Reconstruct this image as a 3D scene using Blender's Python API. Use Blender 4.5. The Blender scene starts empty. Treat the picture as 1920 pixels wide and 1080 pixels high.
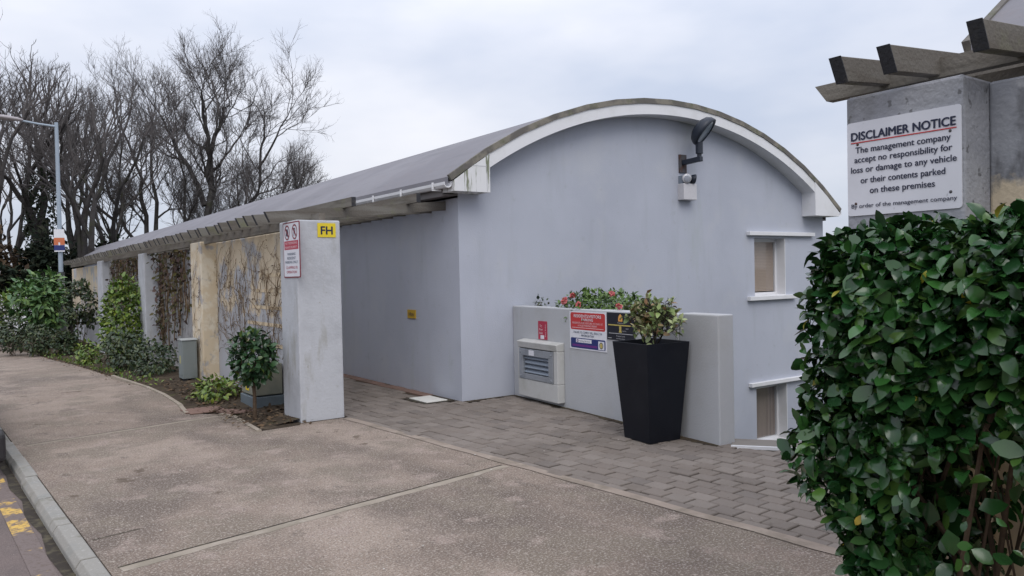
import bpy, bmesh, math, random
import numpy as np
from mathutils import Vector, Matrix

random.seed(7)
rng = np.random.default_rng(11)
scene = bpy.context.scene
COL = scene.collection

# ------------------------------------------------------------------ camera
cam_d = bpy.data.cameras.new('camera')
cam = bpy.data.objects.new('camera', cam_d)
COL.objects.link(cam)
cam_d.sensor_width = 36.0
cam_d.lens = 1446.0 / 1920.0 * 36.0
cam_d.clip_start = 0.05
cam_d.clip_end = 5000.0
RX, RY, RZ = (0.8172, -0.5763, -0.0210), (0.0282, 0.0036, 0.9996), (-0.5760, -0.8175, 0.0192)
_r = Vector((0.817, -0.576, -0.021)).normalized()
_f = Vector((0.576, 0.817, -0.019))
_f = (_f - _r * _f.dot(_r)).normalized()
_u = _r.cross(_f)
cam.matrix_world = Matrix(((_r.x, _u.x, -_f.x, 0.0), (_r.y, _u.y, -_f.y, 0.0), (_r.z, _u.z, -_f.z, 1.6), (0, 0, 0, 1)))
scene.camera = cam

# ------------------------------------------------------------------ sky, sun, exposure
SUN_EL, SUN_AZ = math.radians(48), math.radians(200)      # azimuth clockwise from +Y
world = bpy.data.worlds.new('World')
scene.world = world
world.use_nodes = True
wn, wl = world.node_tree.nodes, world.node_tree.links
wn.clear()
w_out = wn.new('ShaderNodeOutputWorld')
w_sky = wn.new('ShaderNodeTexSky')
w_sky.sky_type = 'NISHITA'
w_sky.sun_disc = False
w_sky.sun_elevation = SUN_EL
w_sky.sun_rotation = SUN_AZ
w_bg1 = wn.new('ShaderNodeBackground')
w_bg1.inputs['Strength'].default_value = 0.1
wl.new(w_sky.outputs['Color'], w_bg1.inputs['Color'])
# overcast layer: soft cloud noise on the direction, brighter towards the zenith (an overcast sky is)
w_tc = wn.new('ShaderNodeTexCoord')
w_map = wn.new('ShaderNodeMapping')
w_map.inputs['Scale'].default_value = (1.0, 1.0, 2.6)
wl.new(w_tc.outputs['Generated'], w_map.inputs['Vector'])
w_n = wn.new('ShaderNodeTexNoise')
w_n.inputs['Scale'].default_value = 1.9
w_n.inputs['Detail'].default_value = 5.0
w_n.inputs['Roughness'].default_value = 0.5
wl.new(w_map.outputs['Vector'], w_n.inputs['Vector'])
w_rmp = wn.new('ShaderNodeValToRGB')
w_rmp.color_ramp.elements[0].position = 0.34
w_rmp.color_ramp.elements[0].color = (0.465, 0.515, 0.63, 1)
w_rmp.color_ramp.elements[1].position = 0.66
w_rmp.color_ramp.elements[1].color = (0.745, 0.75, 0.80, 1)
wl.new(w_n.outputs['Fac'], w_rmp.inputs['Fac'])
w_sep = wn.new('ShaderNodeSeparateXYZ')
wl.new(w_tc.outputs['Generated'], w_sep.inputs['Vector'])
w_gr = wn.new('ShaderNodeMapRange')
w_gr.inputs['From Min'].default_value = 0.0
w_gr.inputs['From Max'].default_value = 1.0
w_gr.inputs['To Min'].default_value = 1.10
w_gr.inputs['To Max'].default_value = 2.35
wl.new(w_sep.outputs['Z'], w_gr.inputs['Value'])
w_bg2 = wn.new('ShaderNodeBackground')
wl.new(w_rmp.outputs['Color'], w_bg2.inputs['Color'])
wl.new(w_gr.outputs['Result'], w_bg2.inputs['Strength'])
w_mix = wn.new('ShaderNodeMixShader')
w_mix.inputs['Fac'].default_value = 0.9
wl.new(w_bg1.outputs[0], w_mix.inputs[1])
wl.new(w_bg2.outputs[0], w_mix.inputs[2])
wl.new(w_mix.outputs[0], w_out.inputs['Surface'])

sun_d = bpy.data.lights.new('sun', 'SUN')
sun_d.energy = 1.3
sun_d.angle = math.radians(40)
sun_d.color = (1.0, 0.96, 0.9)
sun = bpy.data.objects.new('sun', sun_d)
COL.objects.link(sun)
sun.rotation_euler = Vector((-math.sin(SUN_AZ) * math.cos(SUN_EL), -math.cos(SUN_AZ) * math.cos(SUN_EL), -math.sin(SUN_EL))).to_track_quat('-Z', 'Y').to_euler()

scene.view_settings.view_transform = 'Standard'
scene.view_settings.look = 'None'
scene.view_settings.gamma = 1.0
scene.view_settings.exposure = 0.0
scene.view_settings.use_curve_mapping = False
scene.render.engine = 'CYCLES'

# ------------------------------------------------------------------ materials
MATS = {}

def mat(name, base, rough=0.8, layers=(), bump=0.0, bscale=40.0, metal=0.0, spec=0.4, island=None, bdetail=4.0, extra=None):
    """layers: (colour, noise scale, low, high, strength[, stretch xyz[, detail]]) mixed over the base by a noise mask."""
    if name in MATS:
        return MATS[name]
    m = bpy.data.materials.new(name)
    m.use_nodes = True
    n, l = m.node_tree.nodes, m.node_tree.links
    bs = n['Principled BSDF']
    bs.inputs['Roughness'].default_value = rough
    bs.inputs['Metallic'].default_value = metal
    bs.inputs['Specular IOR Level'].default_value = spec
    tc = n.new('ShaderNodeTexCoord')
    rgb = n.new('ShaderNodeRGB')
    rgb.outputs[0].default_value = (*base, 1)
    cur = rgb.outputs[0]
    for i, ly in enumerate(layers):
        c, sc, lo, hi, st = ly[:5]
        stretch = ly[5] if len(ly) > 5 else (1, 1, 1)
        det = ly[6] if len(ly) > 6 else 5.0
        mp = n.new('ShaderNodeMapping')
        mp.inputs['Scale'].default_value = stretch
        mp.inputs['Location'].default_value = (i * 7.3, i * 3.1, i * 5.7)
        l.new(tc.outputs['Object'], mp.inputs['Vector'])
        nz = n.new('ShaderNodeTexNoise')
        nz.inputs['Scale'].default_value = sc
        nz.inputs['Detail'].default_value = det
        nz.inputs['Roughness'].default_value = 0.6
        l.new(mp.outputs[0], nz.inputs['Vector'])
        mr = n.new('ShaderNodeMapRange')
        mr.inputs['From Min'].default_value = lo
        mr.inputs['From Max'].default_value = hi
        mr.inputs['To Max'].default_value = st
        mr.interpolation_type = 'SMOOTHSTEP'
        l.new(nz.outputs['Fac'], mr.inputs['Value'])
        mx = n.new('ShaderNodeMix')
        mx.data_type = 'RGBA'
        l.new(mr.outputs[0], mx.inputs['Factor'])
        l.new(cur, mx.inputs[6])
        mx.inputs[7].default_value = (*c, 1)
        cur = mx.outputs[2]
    if island:
        # per-piece colour variation: list of colours picked at random, strength
        cols, st = island
        geo = n.new('ShaderNodeNewGeometry')
        rp = n.new('ShaderNodeValToRGB')
        els = rp.color_ramp.elements
        while len(els) > 1:
            els.remove(els[-1])
        els[0].position = 0.0
        els[0].color = (*cols[0], 1)
        for k, c in enumerate(cols[1:], 1):
            e = els.new(k / (len(cols) - 1))
            e.color = (*c, 1)
        l.new(geo.outputs['Random Per Island'], rp.inputs['Fac'])
        mx = n.new('ShaderNodeMix')
        mx.data_type = 'RGBA'
        mx.inputs['Factor'].default_value = st
        l.new(cur, mx.inputs[6])
        l.new(rp.outputs['Color'], mx.inputs[7])
        cur = mx.outputs[2]
    if extra:
        cur = extra(n, l, tc, cur)
    l.new(cur, bs.inputs['Base Color'])
    if bump > 0:
        nz = n.new('ShaderNodeTexNoise')
        nz.inputs['Scale'].default_value = bscale
        nz.inputs['Detail'].default_value = bdetail
        l.new(tc.outputs['Object'], nz.inputs['Vector'])
        bp = n.new('ShaderNodeBump')
        bp.inputs['Strength'].default_value = bump
        bp.inputs['Distance'].default_value = 0.01
        l.new(nz.outputs['Fac'], bp.inputs['Height'])
        l.new(bp.outputs[0], bs.inputs['Normal'])
    MATS[name] = m
    return m


def leaf_mat(name, cols, rough=0.35, spec=0.5, trans=0.0):
    m = mat(name, cols[0], rough, island=(cols, 1.0), spec=spec)
    return m


def peel(z0, z1, col, sc=3.0, soft=0.08):
    """old paint colour that shows below a ragged line between the heights z0..z1 (object space)."""
    def fn(n, l, tc, cur):
        sp = n.new('ShaderNodeSeparateXYZ')
        l.new(tc.outputs['Object'], sp.inputs[0])
        nz = n.new('ShaderNodeTexNoise')
        nz.inputs['Scale'].default_value = sc
        nz.inputs['Detail'].default_value = 8
        nz.inputs['Roughness'].default_value = 0.65
        l.new(tc.outputs['Object'], nz.inputs['Vector'])
        ad = n.new('ShaderNodeMath')
        ad.operation = 'MULTIPLY_ADD'
        l.new(nz.outputs['Fac'], ad.inputs[0])
        ad.inputs[1].default_value = (z1 - z0) * 2.0
        ad.inputs[2].default_value = z0 - (z1 - z0) * 0.5
        sb = n.new('ShaderNodeMath')
        sb.operation = 'SUBTRACT'
        l.new(ad.outputs[0], sb.inputs[0])
        l.new(sp.outputs['Z'], sb.inputs[1])
        mr = n.new('ShaderNodeMapRange')
        mr.inputs['From Min'].default_value = -soft
        mr.inputs['From Max'].default_value = soft
        l.new(sb.outputs[0], mr.inputs['Value'])
        mx = n.new('ShaderNodeMix')
        mx.data_type = 'RGBA'
        l.new(mr.outputs[0], mx.inputs['Factor'])
        l.new(cur, mx.inputs[6])
        mx.inputs[7].default_value = (*col, 1)
        return mx.outputs[2]
    return fn


def M_plain(name, c, rough=0.6, metal=0.0, spec=0.4):
    return mat(name, c, rough, metal=metal, spec=spec, layers=((tuple(x * 0.8 for x in c), 30, 0.4, 0.8, 0.5),))


GABLE = mat('blue_grey_render', (0.45, 0.472, 0.54), 0.9, (
    ((0.40, 0.42, 0.485), 0.5, 0.4, 0.65, 0.8), ((0.475, 0.49, 0.53), 1.3, 0.5, 0.72, 0.6),
    ((0.36, 0.378, 0.415), 1.6, 0.54, 0.78, 0.5, (1.8, 1.8, 0.28)), ((0.37, 0.385, 0.42), 7, 0.6, 0.74, 0.5),
    ((0.35, 0.39, 0.35), 1.1, 0.58, 0.76, 0.5, (1.2, 1.2, 0.3))), bump=0.25, bscale=60, spec=0.2)
PILLAR = mat('pale_grey_painted_render', (0.475, 0.487, 0.517), 0.9, (
    ((0.40, 0.41, 0.435), 2.5, 0.45, 0.66, 0.8), ((0.30, 0.29, 0.25), 5, 0.56, 0.72, 0.65, (1, 1, 0.2)),
    ((0.24, 0.21, 0.15), 11, 0.64, 0.74, 0.7), ((0.52, 0.53, 0.57), 14, 0.56, 0.7, 0.5)), bump=0.35, bscale=45, spec=0.2)
PARAPET = mat('grey_render', (0.445, 0.455, 0.475), 0.9, (
    ((0.40, 0.40, 0.40), 1.6, 0.45, 0.7, 0.7), ((0.35, 0.36, 0.33), 3, 0.58, 0.8, 0.5, (1.5, 1.5, 0.4)),
    ((0.49, 0.49, 0.50), 6, 0.55, 0.75, 0.4)), bump=0.25, bscale=60, spec=0.2)
CREAM = (0.60, 0.50, 0.365)
WALL_CREAM = mat('grey_paint_over_cream', (0.42, 0.425, 0.45), 0.95, (
    ((0.36, 0.355, 0.36), 3, 0.45, 0.7, 0.8), (CREAM, 1.1, 0.44, 0.50, 0.95), ((0.58, 0.50, 0.38), 4.0, 0.52, 0.6, 0.7),
    ((0.28, 0.22, 0.15), 7, 0.56, 0.72, 0.8, (1, 1, 0.5))), bump=0.4, bscale=50, spec=0.15, extra=peel(1.15, 1.95, (0.40, 0.405, 0.43), 2.0, 0.04))
PILLAR_CREAM = mat('cream_paint_worn', (0.60, 0.50, 0.36), 0.95, (
    ((0.68, 0.62, 0.51), 4.5, 0.45, 0.6, 0.85), ((0.37, 0.36, 0.37), 3.2, 0.54, 0.62, 0.85),
    ((0.30, 0.22, 0.12), 6, 0.58, 0.72, 0.8, (1, 1, 0.4))), bump=0.4, bscale=50, spec=0.15)
NOTICE = mat('weathered_grey_render', (0.30, 0.305, 0.335), 0.95, (
    ((0.36, 0.365, 0.39), 3, 0.45, 0.65, 0.8), ((0.21, 0.21, 0.22), 6, 0.52, 0.74, 0.6, (1, 1, 0.5), 3.0),
    ((0.09, 0.09, 0.09), 26, 0.62, 0.70, 0.7, (1, 1, 1), 2.0), ((0.17, 0.17, 0.175), 2.5, 0.52, 0.74, 0.6, (1.5, 1.5, 0.4), 3.0)), bump=0.6, bscale=45, spec=0.15, extra=peel(1.25, 1.6, CREAM, 3.0, 0.03))
NOTICE_WALL = mat('weathered_grey_over_cream', (0.29, 0.295, 0.32), 0.95, (
    ((0.35, 0.355, 0.38), 3, 0.45, 0.65, 0.8), ((0.11, 0.11, 0.115), 4, 0.50, 0.64, 0.85, (1, 1, 0.5)), ((0.42, 0.42, 0.44), 8, 0.56, 0.68, 0.6)),
    bump=0.4, bscale=45, spec=0.15, extra=peel(2.10, 2.48, CREAM, 2.2, 0.03))
WHITE = mat('white_painted_board', (0.72, 0.72, 0.74), 0.5, (((0.62, 0.62, 0.62), 3, 0.45, 0.7, 0.6),), bump=0.05)
WHITE_ALGAE = mat('white_board_with_algae', (0.70, 0.70, 0.71), 0.55, (
    ((0.60, 0.60, 0.58), 4, 0.45, 0.7, 0.6), ((0.11, 0.13, 0.05), 9.0, 0.53, 0.62, 0.9, (1.8, 1.8, 0.16))), bump=0.05)
ROOF = mat('grey_roof_membrane', (0.195, 0.19, 0.21), 0.75, (
    ((0.235, 0.23, 0.25), 0.6, 0.4, 0.65, 0.8), ((0.155, 0.155, 0.17), 2.2, 0.5, 0.75, 0.6, (2.0, 0.35, 2.0)),
    ((0.21, 0.19, 0.20), 6, 0.5, 0.7, 0.5)), bump=0.25, bscale=14, spec=0.3)
ROOF_TRIM = mat('lichened_roof_edge', (0.13, 0.12, 0.11), 0.85, (
    ((0.24, 0.22, 0.18), 3, 0.45, 0.6, 0.8), ((0.10, 0.11, 0.06), 7, 0.5, 0.7, 0.7)), bump=0.3, bscale=30)
TIMBER = mat('weathered_timber', (0.125, 0.112, 0.097), 0.9, (
    ((0.185, 0.176, 0.158), 6, 0.42, 0.62, 0.8, (0.15, 1, 1)), ((0.10, 0.085, 0.07), 14, 0.5, 0.7, 0.8, (0.1, 1, 1)),
    ((0.15, 0.16, 0.08), 3, 0.55, 0.72, 0.6)), bump=0.5, bscale=60)
TIMBER_Y = mat('weathered_timber_long', (0.145, 0.125, 0.105), 0.9, (
    ((0.20, 0.185, 0.16), 6, 0.42, 0.62, 0.8, (1, 0.15, 1)), ((0.09, 0.08, 0.065), 12, 0.5, 0.7, 0.8, (1, 0.1, 1)),
    ((0.15, 0.15, 0.08), 3, 0.55, 0.72, 0.5)), bump=0.5, bscale=60)
TIMBER_END = mat('blackened_timber_end', (0.035, 0.036, 0.042), 0.9, (((0.07, 0.065, 0.06), 14, 0.5, 0.7, 0.7),), bump=0.5, bscale=70)
CONCRETE = mat('exposed_aggregate_concrete', (0.25, 0.196, 0.158), 0.95, (
    ((0.335, 0.27, 0.222), 0.7, 0.47, 0.60, 0.8), ((0.135, 0.108, 0.09), 0.8, 0.46, 0.64, 0.92, (1, 0.5, 1)),
    ((0.20, 0.165, 0.13), 1.9, 0.48, 0.62, 0.85), ((0.33, 0.262, 0.225), 3.5, 0.54, 0.66, 0.7), ((0.125, 0.10, 0.082), 4.5, 0.62, 0.72, 0.75, (1, 0.6, 1)),
    ((0.47, 0.42, 0.37), 70, 0.52, 0.62, 0.55, (1, 1, 1), 2.0), ((0.11, 0.085, 0.075), 85, 0.53, 0.62, 0.6, (1, 1, 1), 2.0),
    ((0.48, 0.42, 0.37), 28, 0.60, 0.68, 0.4, (1, 1, 1), 3.0), ((0.13, 0.105, 0.09), 33, 0.60, 0.68, 0.55, (1, 1, 1), 3.0),
    ((0.62, 0.58, 0.54), 50, 0.70, 0.73, 0.8, (1, 1, 1), 2.0), ((0.085, 0.062, 0.045), 1.9, 0.66, 0.71, 0.65)), bump=0.6, bscale=110, spec=0.2)
TROWEL = mat('trowelled_concrete_margin', (0.32, 0.275, 0.225), 0.95, (
    ((0.24, 0.21, 0.165), 3.0, 0.45, 0.65, 0.8), ((0.40, 0.35, 0.30), 9, 0.5, 0.7, 0.6)), bump=0.3, bscale=90, spec=0.2)
JOINT = mat('dirt_filled_joint', (0.035, 0.028, 0.022), 1.0, (((0.11, 0.095, 0.06), 12, 0.45, 0.7, 0.8),))
PAVER = mat('grey_block_paving', (0.205, 0.175, 0.153), 0.9, (
    ((0.125, 0.104, 0.085), 1.0, 0.48, 0.66, 0.85), ((0.235, 0.215, 0.205), 30, 0.5, 0.7, 0.5), ((0.13, 0.105, 0.08), 0.8, 0.56, 0.76, 0.6)),
    bump=0.4, bscale=120, spec=0.2, island=(((0.16, 0.136, 0.12), (0.205, 0.178, 0.158), (0.25, 0.218, 0.194), (0.185, 0.155, 0.134), (0.145, 0.128, 0.118)), 0.55))
PAVER_RED = mat('red_edging_block', (0.21, 0.135, 0.11), 0.9, (((0.14, 0.105, 0.085), 3, 0.45, 0.7, 0.8),), bump=0.3, bscale=90, spec=0.2)
KERB = mat('pale_kerb_stone', (0.285, 0.272, 0.248), 0.9, (
    ((0.25, 0.25, 0.235), 2.5, 0.45, 0.65, 0.8), ((0.17, 0.16, 0.125), 5, 0.52, 0.70, 0.7), ((0.42, 0.41, 0.39), 40, 0.55, 0.7, 0.5)), bump=0.3, bscale=90, spec=0.2)
ASPHALT = mat('worn_brown_asphalt', (0.17, 0.135, 0.125), 0.95, (
    ((0.125, 0.105, 0.10), 1.2, 0.45, 0.7, 0.8), ((0.25, 0.21, 0.19), 90, 0.55, 0.66, 0.55), ((0.07, 0.06, 0.055), 120, 0.56, 0.66, 0.6)), bump=0.5, bscale=120, spec=0.2)
YELLOW_LINE = mat('worn_yellow_line', (0.17, 0.135, 0.125), 0.9, (
    ((0.62, 0.40, 0.10), 3.2, 0.54, 0.60, 0.95, (1, 1, 1), 9.0), ((0.13, 0.10, 0.085), 30, 0.5, 0.6, 0.7)), bump=0.4, bscale=120)
SOIL = mat('dark_bed_soil', (0.060, 0.046, 0.034), 1.0, (
    ((0.10, 0.078, 0.055), 6, 0.45, 0.7, 0.8), ((0.09, 0.10, 0.035), 3, 0.55, 0.72, 0.7), ((0.03, 0.023, 0.018), 25, 0.5, 0.7, 0.6)), bump=0.9, bscale=30, spec=0.1)
DIRT = mat('mossy_grime', (0.075, 0.058, 0.042), 1.0, (((0.11, 0.095, 0.06), 9, 0.45, 0.65, 0.8), ((0.04, 0.033, 0.026), 20, 0.5, 0.7, 0.8)), bump=0.8, bscale=50, spec=0.1)
GROUND = mat('rough_ground', (0.075, 0.075, 0.045), 1.0, (((0.05, 0.06, 0.03), 0.4, 0.4, 0.65, 0.8), ((0.11, 0.09, 0.06), 3, 0.5, 0.7, 0.6)), bump=0.5, bscale=6, spec=0.1)
BARK = mat('dark_bark', (0.060, 0.056, 0.056), 0.95, (((0.032, 0.027, 0.025), 3, 0.4, 0.7, 0.8), ((0.06, 0.065, 0.04), 1.2, 0.52, 0.7, 0.7)), bump=0.4, bscale=12, spec=0.1)
TWIG = mat('grey_brown_twigs', (0.125, 0.115, 0.115), 0.95, (((0.085, 0.076, 0.074), 1, 0.4, 0.7, 0.8),), spec=0.1)
STEM = mat('brown_stem', (0.075, 0.052, 0.036), 0.9, (((0.12, 0.09, 0.06), 20, 0.45, 0.7, 0.7),), spec=0.15)
VINE = mat('dry_vine', (0.19, 0.135, 0.085), 0.95, (((0.08, 0.055, 0.035), 9, 0.45, 0.65, 0.8),), spec=0.1)
POT = mat('black_planter_plastic', (0.008, 0.0095, 0.0145), 0.38, (((0.012, 0.0135, 0.019), 4, 0.45, 0.7, 0.8),), spec=0.22)
GALV = mat('galvanised_steel', (0.36, 0.38, 0.41), 0.5, (((0.26, 0.28, 0.31), 6, 0.45, 0.7, 0.8), ((0.19, 0.19, 0.19), 14, 0.6, 0.75, 0.6)), metal=0.5)
LOUVRE = M_plain('blue_grey_louvre', (0.30, 0.345, 0.41), 0.5, 0.3)
CABINET = mat('grey_green_cabinet', (0.19, 0.215, 0.215), 0.6, (((0.14, 0.16, 0.15), 3, 0.45, 0.7, 0.8), ((0.24, 0.25, 0.23), 8, 0.55, 0.75, 0.5)))
DARK = M_plain('dark_void', (0.012, 0.013, 0.016), 0.9)
LAMPBODY = M_plain('navy_black_lamp', (0.020, 0.026, 0.040), 0.45)
RUST = mat('rusty_plate', (0.085, 0.082, 0.088), 0.85, (((0.075, 0.038, 0.030), 10, 0.45, 0.6, 0.9),))
OFFWHITE = M_plain('off_white_plastic', (0.56, 0.55, 0.57), 0.5)
LENS = M_plain('grey_lamp_lens', (0.20, 0.235, 0.28), 0.25, 0.0, 0.6)
REFLECTOR = M_plain('bright_reflector', (0.62, 0.63, 0.66), 0.2, 0.7)
S_WHITE = mat('sign_white', (0.66, 0.66, 0.71), 0.5, (((0.58, 0.58, 0.62), 3, 0.45, 0.7, 0.6), ((0.30, 0.30, 0.32), 34, 0.69, 0.74, 0.7)))
S_WHITE2 = M_plain('sign_clean_white', (0.72, 0.72, 0.77), 0.5)
S_RED = M_plain('sign_red', (0.52, 0.045, 0.045), 0.5)
S_CRIMSON = M_plain('sign_crimson', (0.42, 0.03, 0.065), 0.5)
S_MAROON = M_plain('sign_maroon', (0.20, 0.020, 0.035), 0.5)
S_NAVY = M_plain('sign_navy', (0.022, 0.035, 0.16), 0.5)
S_BLACK = M_plain('sign_black', (0.012, 0.013, 0.022), 0.55)
S_INK = M_plain('sign_ink', (0.018, 0.022, 0.055), 0.6)
S_SLATE = M_plain('sign_slate_ink', (0.10, 0.13, 0.19), 0.6)
S_YELLOW = M_plain('sign_yellow', (0.72, 0.56, 0.03), 0.5)
S_OCHRE = M_plain('sign_ochre', (0.50, 0.32, 0.035), 0.5)
S_ORANGE = M_plain('sign_orange', (0.72, 0.36, 0.09), 0.5)
S_GOLD = M_plain('sign_gold', (0.50, 0.40, 0.11), 0.5)
S_PURPLE = M_plain('sign_purple', (0.14, 0.03, 0.20), 0.5)
S_GREY = M_plain('sign_grey', (0.45, 0.45, 0.47), 0.5)
S_PINK = M_plain('sign_pink_white', (0.75, 0.52, 0.54), 0.5)
POLE = M_plain('blue_grey_lamp_column', (0.33, 0.39, 0.46), 0.5, 0.1)

HEDGE_L = leaf_mat('hedge_leaf', ((0.010, 0.038, 0.011), (0.014, 0.056, 0.015), (0.025, 0.085, 0.018), (0.011, 0.042, 0.014), (0.036, 0.115, 0.024), (0.013, 0.048, 0.015), (0.075, 0.15, 0.028), (0.017, 0.062, 0.017), (0.05, 0.105, 0.032), (0.012, 0.044, 0.016), (0.030, 0.095, 0.020), (0.011, 0.040, 0.014)), 0.22, 0.5)
YELLOW_LINE = mat('worn_yellow_line', (0.17, 0.135, 0.125), 0.9, (
    ((0.62, 0.40, 0.10), 3.2, 0.54, 0.60, 0.95, (1, 1, 1), 9.0), ((0.13, 0.10, 0.085), 30, 0.5, 0.6, 0.7)), bump=0.4, bscale=120)
SOIL = mat('dark_bed_soil', (0.060, 0.046, 0.034), 1.0, (
    ((0.10, 0.078, 0.055), 6, 0.45, 0.7, 0.8), ((0.09, 0.10, 0.035), 3, 0.55, 0.72, 0.7), ((0.03, 0.023, 0.018), 25, 0.5, 0.7, 0.6)), bump=0.9, bscale=30, spec=0.1)
DIRT = mat('mossy_grime', (0.075, 0.058, 0.042), 1.0, (((0.11, 0.095, 0.06), 9, 0.45, 0.65, 0.8), ((0.04, 0.033, 0.026), 20, 0.5, 0.7, 0.8)), bump=0.8, bscale=50, spec=0.1)
GROUND = mat('rough_ground', (0.075, 0.075, 0.045), 1.0, (((0.05, 0.06, 0.03), 0.4, 0.4, 0.65, 0.8), ((0.11, 0.09, 0.06), 3, 0.5, 0.7, 0.6)), bump=0.5, bscale=6, spec=0.1)
BARK = mat('dark_bark', (0.060, 0.056, 0.056), 0.95, (((0.032, 0.027, 0.025), 3, 0.4, 0.7, 0.8), ((0.06, 0.065, 0.04), 1.2, 0.52, 0.7, 0.7)), bump=0.4, bscale=12, spec=0.1)
TWIG = mat('grey_brown_twigs', (0.125, 0.115, 0.115), 0.95, (((0.085, 0.076, 0.074), 1, 0.4, 0.7, 0.8),), spec=0.1)
STEM = mat('brown_stem', (0.075, 0.052, 0.036), 0.9, (((0.12, 0.09, 0.06), 20, 0.45, 0.7, 0.7),), spec=0.15)
VINE = mat('dry_vine', (0.19, 0.135, 0.085), 0.95, (((0.08, 0.055, 0.035), 9, 0.45, 0.65, 0.8),), spec=0.1)
POT = mat('black_planter_plastic', (0.008, 0.0095, 0.0145), 0.38, (((0.012, 0.0135, 0.019), 4, 0.45, 0.7, 0.8),), spec=0.22)
GALV = mat('galvanised_steel', (0.36, 0.38, 0.41), 0.5, (((0.26, 0.28, 0.31), 6, 0.45, 0.7, 0.8), ((0.19, 0.19, 0.19), 14, 0.6, 0.75, 0.6)), metal=0.5)
LOUVRE = M_plain('blue_grey_louvre', (0.30, 0.345, 0.41), 0.5, 0.3)
CABINET = mat('grey_green_cabinet', (0.19, 0.215, 0.215), 0.6, (((0.14, 0.16, 0.15), 3, 0.45, 0.7, 0.8), ((0.24, 0.25, 0.23), 8, 0.55, 0.75, 0.5)))
DARK = M_plain('dark_void', (0.012, 0.013, 0.016), 0.9)
LAMPBODY = M_plain('navy_black_lamp', (0.020, 0.026, 0.040), 0.45)
RUST = mat('rusty_plate', (0.085, 0.082, 0.088), 0.85, (((0.075, 0.038, 0.030), 10, 0.45, 0.6, 0.9),))
OFFWHITE = M_plain('off_white_plastic', (0.56, 0.55, 0.57), 0.5)
LENS = M_plain('grey_lamp_lens', (0.20, 0.235, 0.28), 0.25, 0.0, 0.6)
REFLECTOR = M_plain('bright_reflector', (0.62, 0.63, 0.66), 0.2, 0.7)
S_WHITE = mat('sign_white', (0.66, 0.66, 0.71), 0.5, (((0.58, 0.58, 0.62), 3, 0.45, 0.7, 0.6), ((0.30, 0.30, 0.32), 34, 0.69, 0.74, 0.7)))
S_WHITE2 = M_plain('sign_clean_white', (0.72, 0.72, 0.77), 0.5)
S_RED = M_plain('sign_red', (0.52, 0.045, 0.045), 0.5)
S_CRIMSON = M_plain('sign_crimson', (0.42, 0.03, 0.065), 0.5)
S_MAROON = M_plain('sign_maroon', (0.20, 0.020, 0.035), 0.5)
S_NAVY = M_plain('sign_navy', (0.022, 0.035, 0.16), 0.5)
S_BLACK = M_plain('sign_black', (0.012, 0.013, 0.022), 0.55)
S_INK = M_plain('sign_ink', (0.018, 0.022, 0.055), 0.6)
S_SLATE = M_plain('sign_slate_ink', (0.10, 0.13, 0.19), 0.6)
S_YELLOW = M_plain('sign_yellow', (0.72, 0.56, 0.03), 0.5)
S_OCHRE = M_plain('sign_ochre', (0.50, 0.32, 0.035), 0.5)
S_ORANGE = M_plain('sign_orange', (0.72, 0.36, 0.09), 0.5)
S_GOLD = M_plain('sign_gold', (0.50, 0.40, 0.11), 0.5)
S_PURPLE = M_plain('sign_purple', (0.14, 0.03, 0.20), 0.5)
S_GREY = M_plain('sign_grey', (0.45, 0.45, 0.47), 0.5)
S_PINK = M_plain('sign_pink_white', (0.75, 0.52, 0.54), 0.5)
POLE = M_plain('blue_grey_lamp_column', (0.33, 0.39, 0.46), 0.5, 0.1)

HEDGE_L = leaf_mat('hedge_leaf', ((0.012, 0.046, 0.012), (0.017, 0.068, 0.017), (0.030, 0.10, 0.020), (0.013, 0.050, 0.015), (0.045, 0.135, 0.026), (0.016, 0.058, 0.016), (0.10, 0.18, 0.03), (0.020, 0.074, 0.018), (0.065, 0.125, 0.035), (0.014, 0.052, 0.018), (0.036, 0.11, 0.022), (0.13, 0.16, 0.03)), 0.22, 0.5)
YELLOW_LINE = mat('worn_yellow_line', (0.17, 0.135, 0.125), 0.9, (
    ((0.62, 0.40, 0.10), 3.2, 0.54, 0.60, 0.95, (1, 1, 1), 9.0), ((0.13, 0.10, 0.085), 30, 0.5, 0.6, 0.7)), bump=0.4, bscale=120)
SOIL = mat('dark_bed_soil', (0.060, 0.046, 0.034), 1.0, (
    ((0.10, 0.078, 0.055), 6, 0.45, 0.7, 0.8), ((0.09, 0.10, 0.035), 3, 0.55, 0.72, 0.7), ((0.03, 0.023, 0.018), 25, 0.5, 0.7, 0.6)), bump=0.9, bscale=30, spec=0.1)
DIRT = mat('mossy_grime', (0.075, 0.058, 0.042), 1.0, (((0.11, 0.095, 0.06), 9, 0.45, 0.65, 0.8), ((0.04, 0.033, 0.026), 20, 0.5, 0.7, 0.8)), bump=0.8, bscale=50, spec=0.1)
GROUND = mat('rough_ground', (0.075, 0.075, 0.045), 1.0, (((0.05, 0.06, 0.03), 0.4, 0.4, 0.65, 0.8), ((0.11, 0.09, 0.06), 3, 0.5, 0.7, 0.6)), bump=0.5, bscale=6, spec=0.1)
BARK = mat('dark_bark', (0.060, 0.056, 0.056), 0.95, (((0.032, 0.027, 0.025), 3, 0.4, 0.7, 0.8), ((0.06, 0.065, 0.04), 1.2, 0.52, 0.7, 0.7)), bump=0.4, bscale=12, spec=0.1)
TWIG = mat('grey_brown_twigs', (0.125, 0.115, 0.115), 0.95, (((0.085, 0.076, 0.074), 1, 0.4, 0.7, 0.8),), spec=0.1)
STEM = mat('brown_stem', (0.075, 0.052, 0.036), 0.9, (((0.12, 0.09, 0.06), 20, 0.45, 0.7, 0.7),), spec=0.15)
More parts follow.
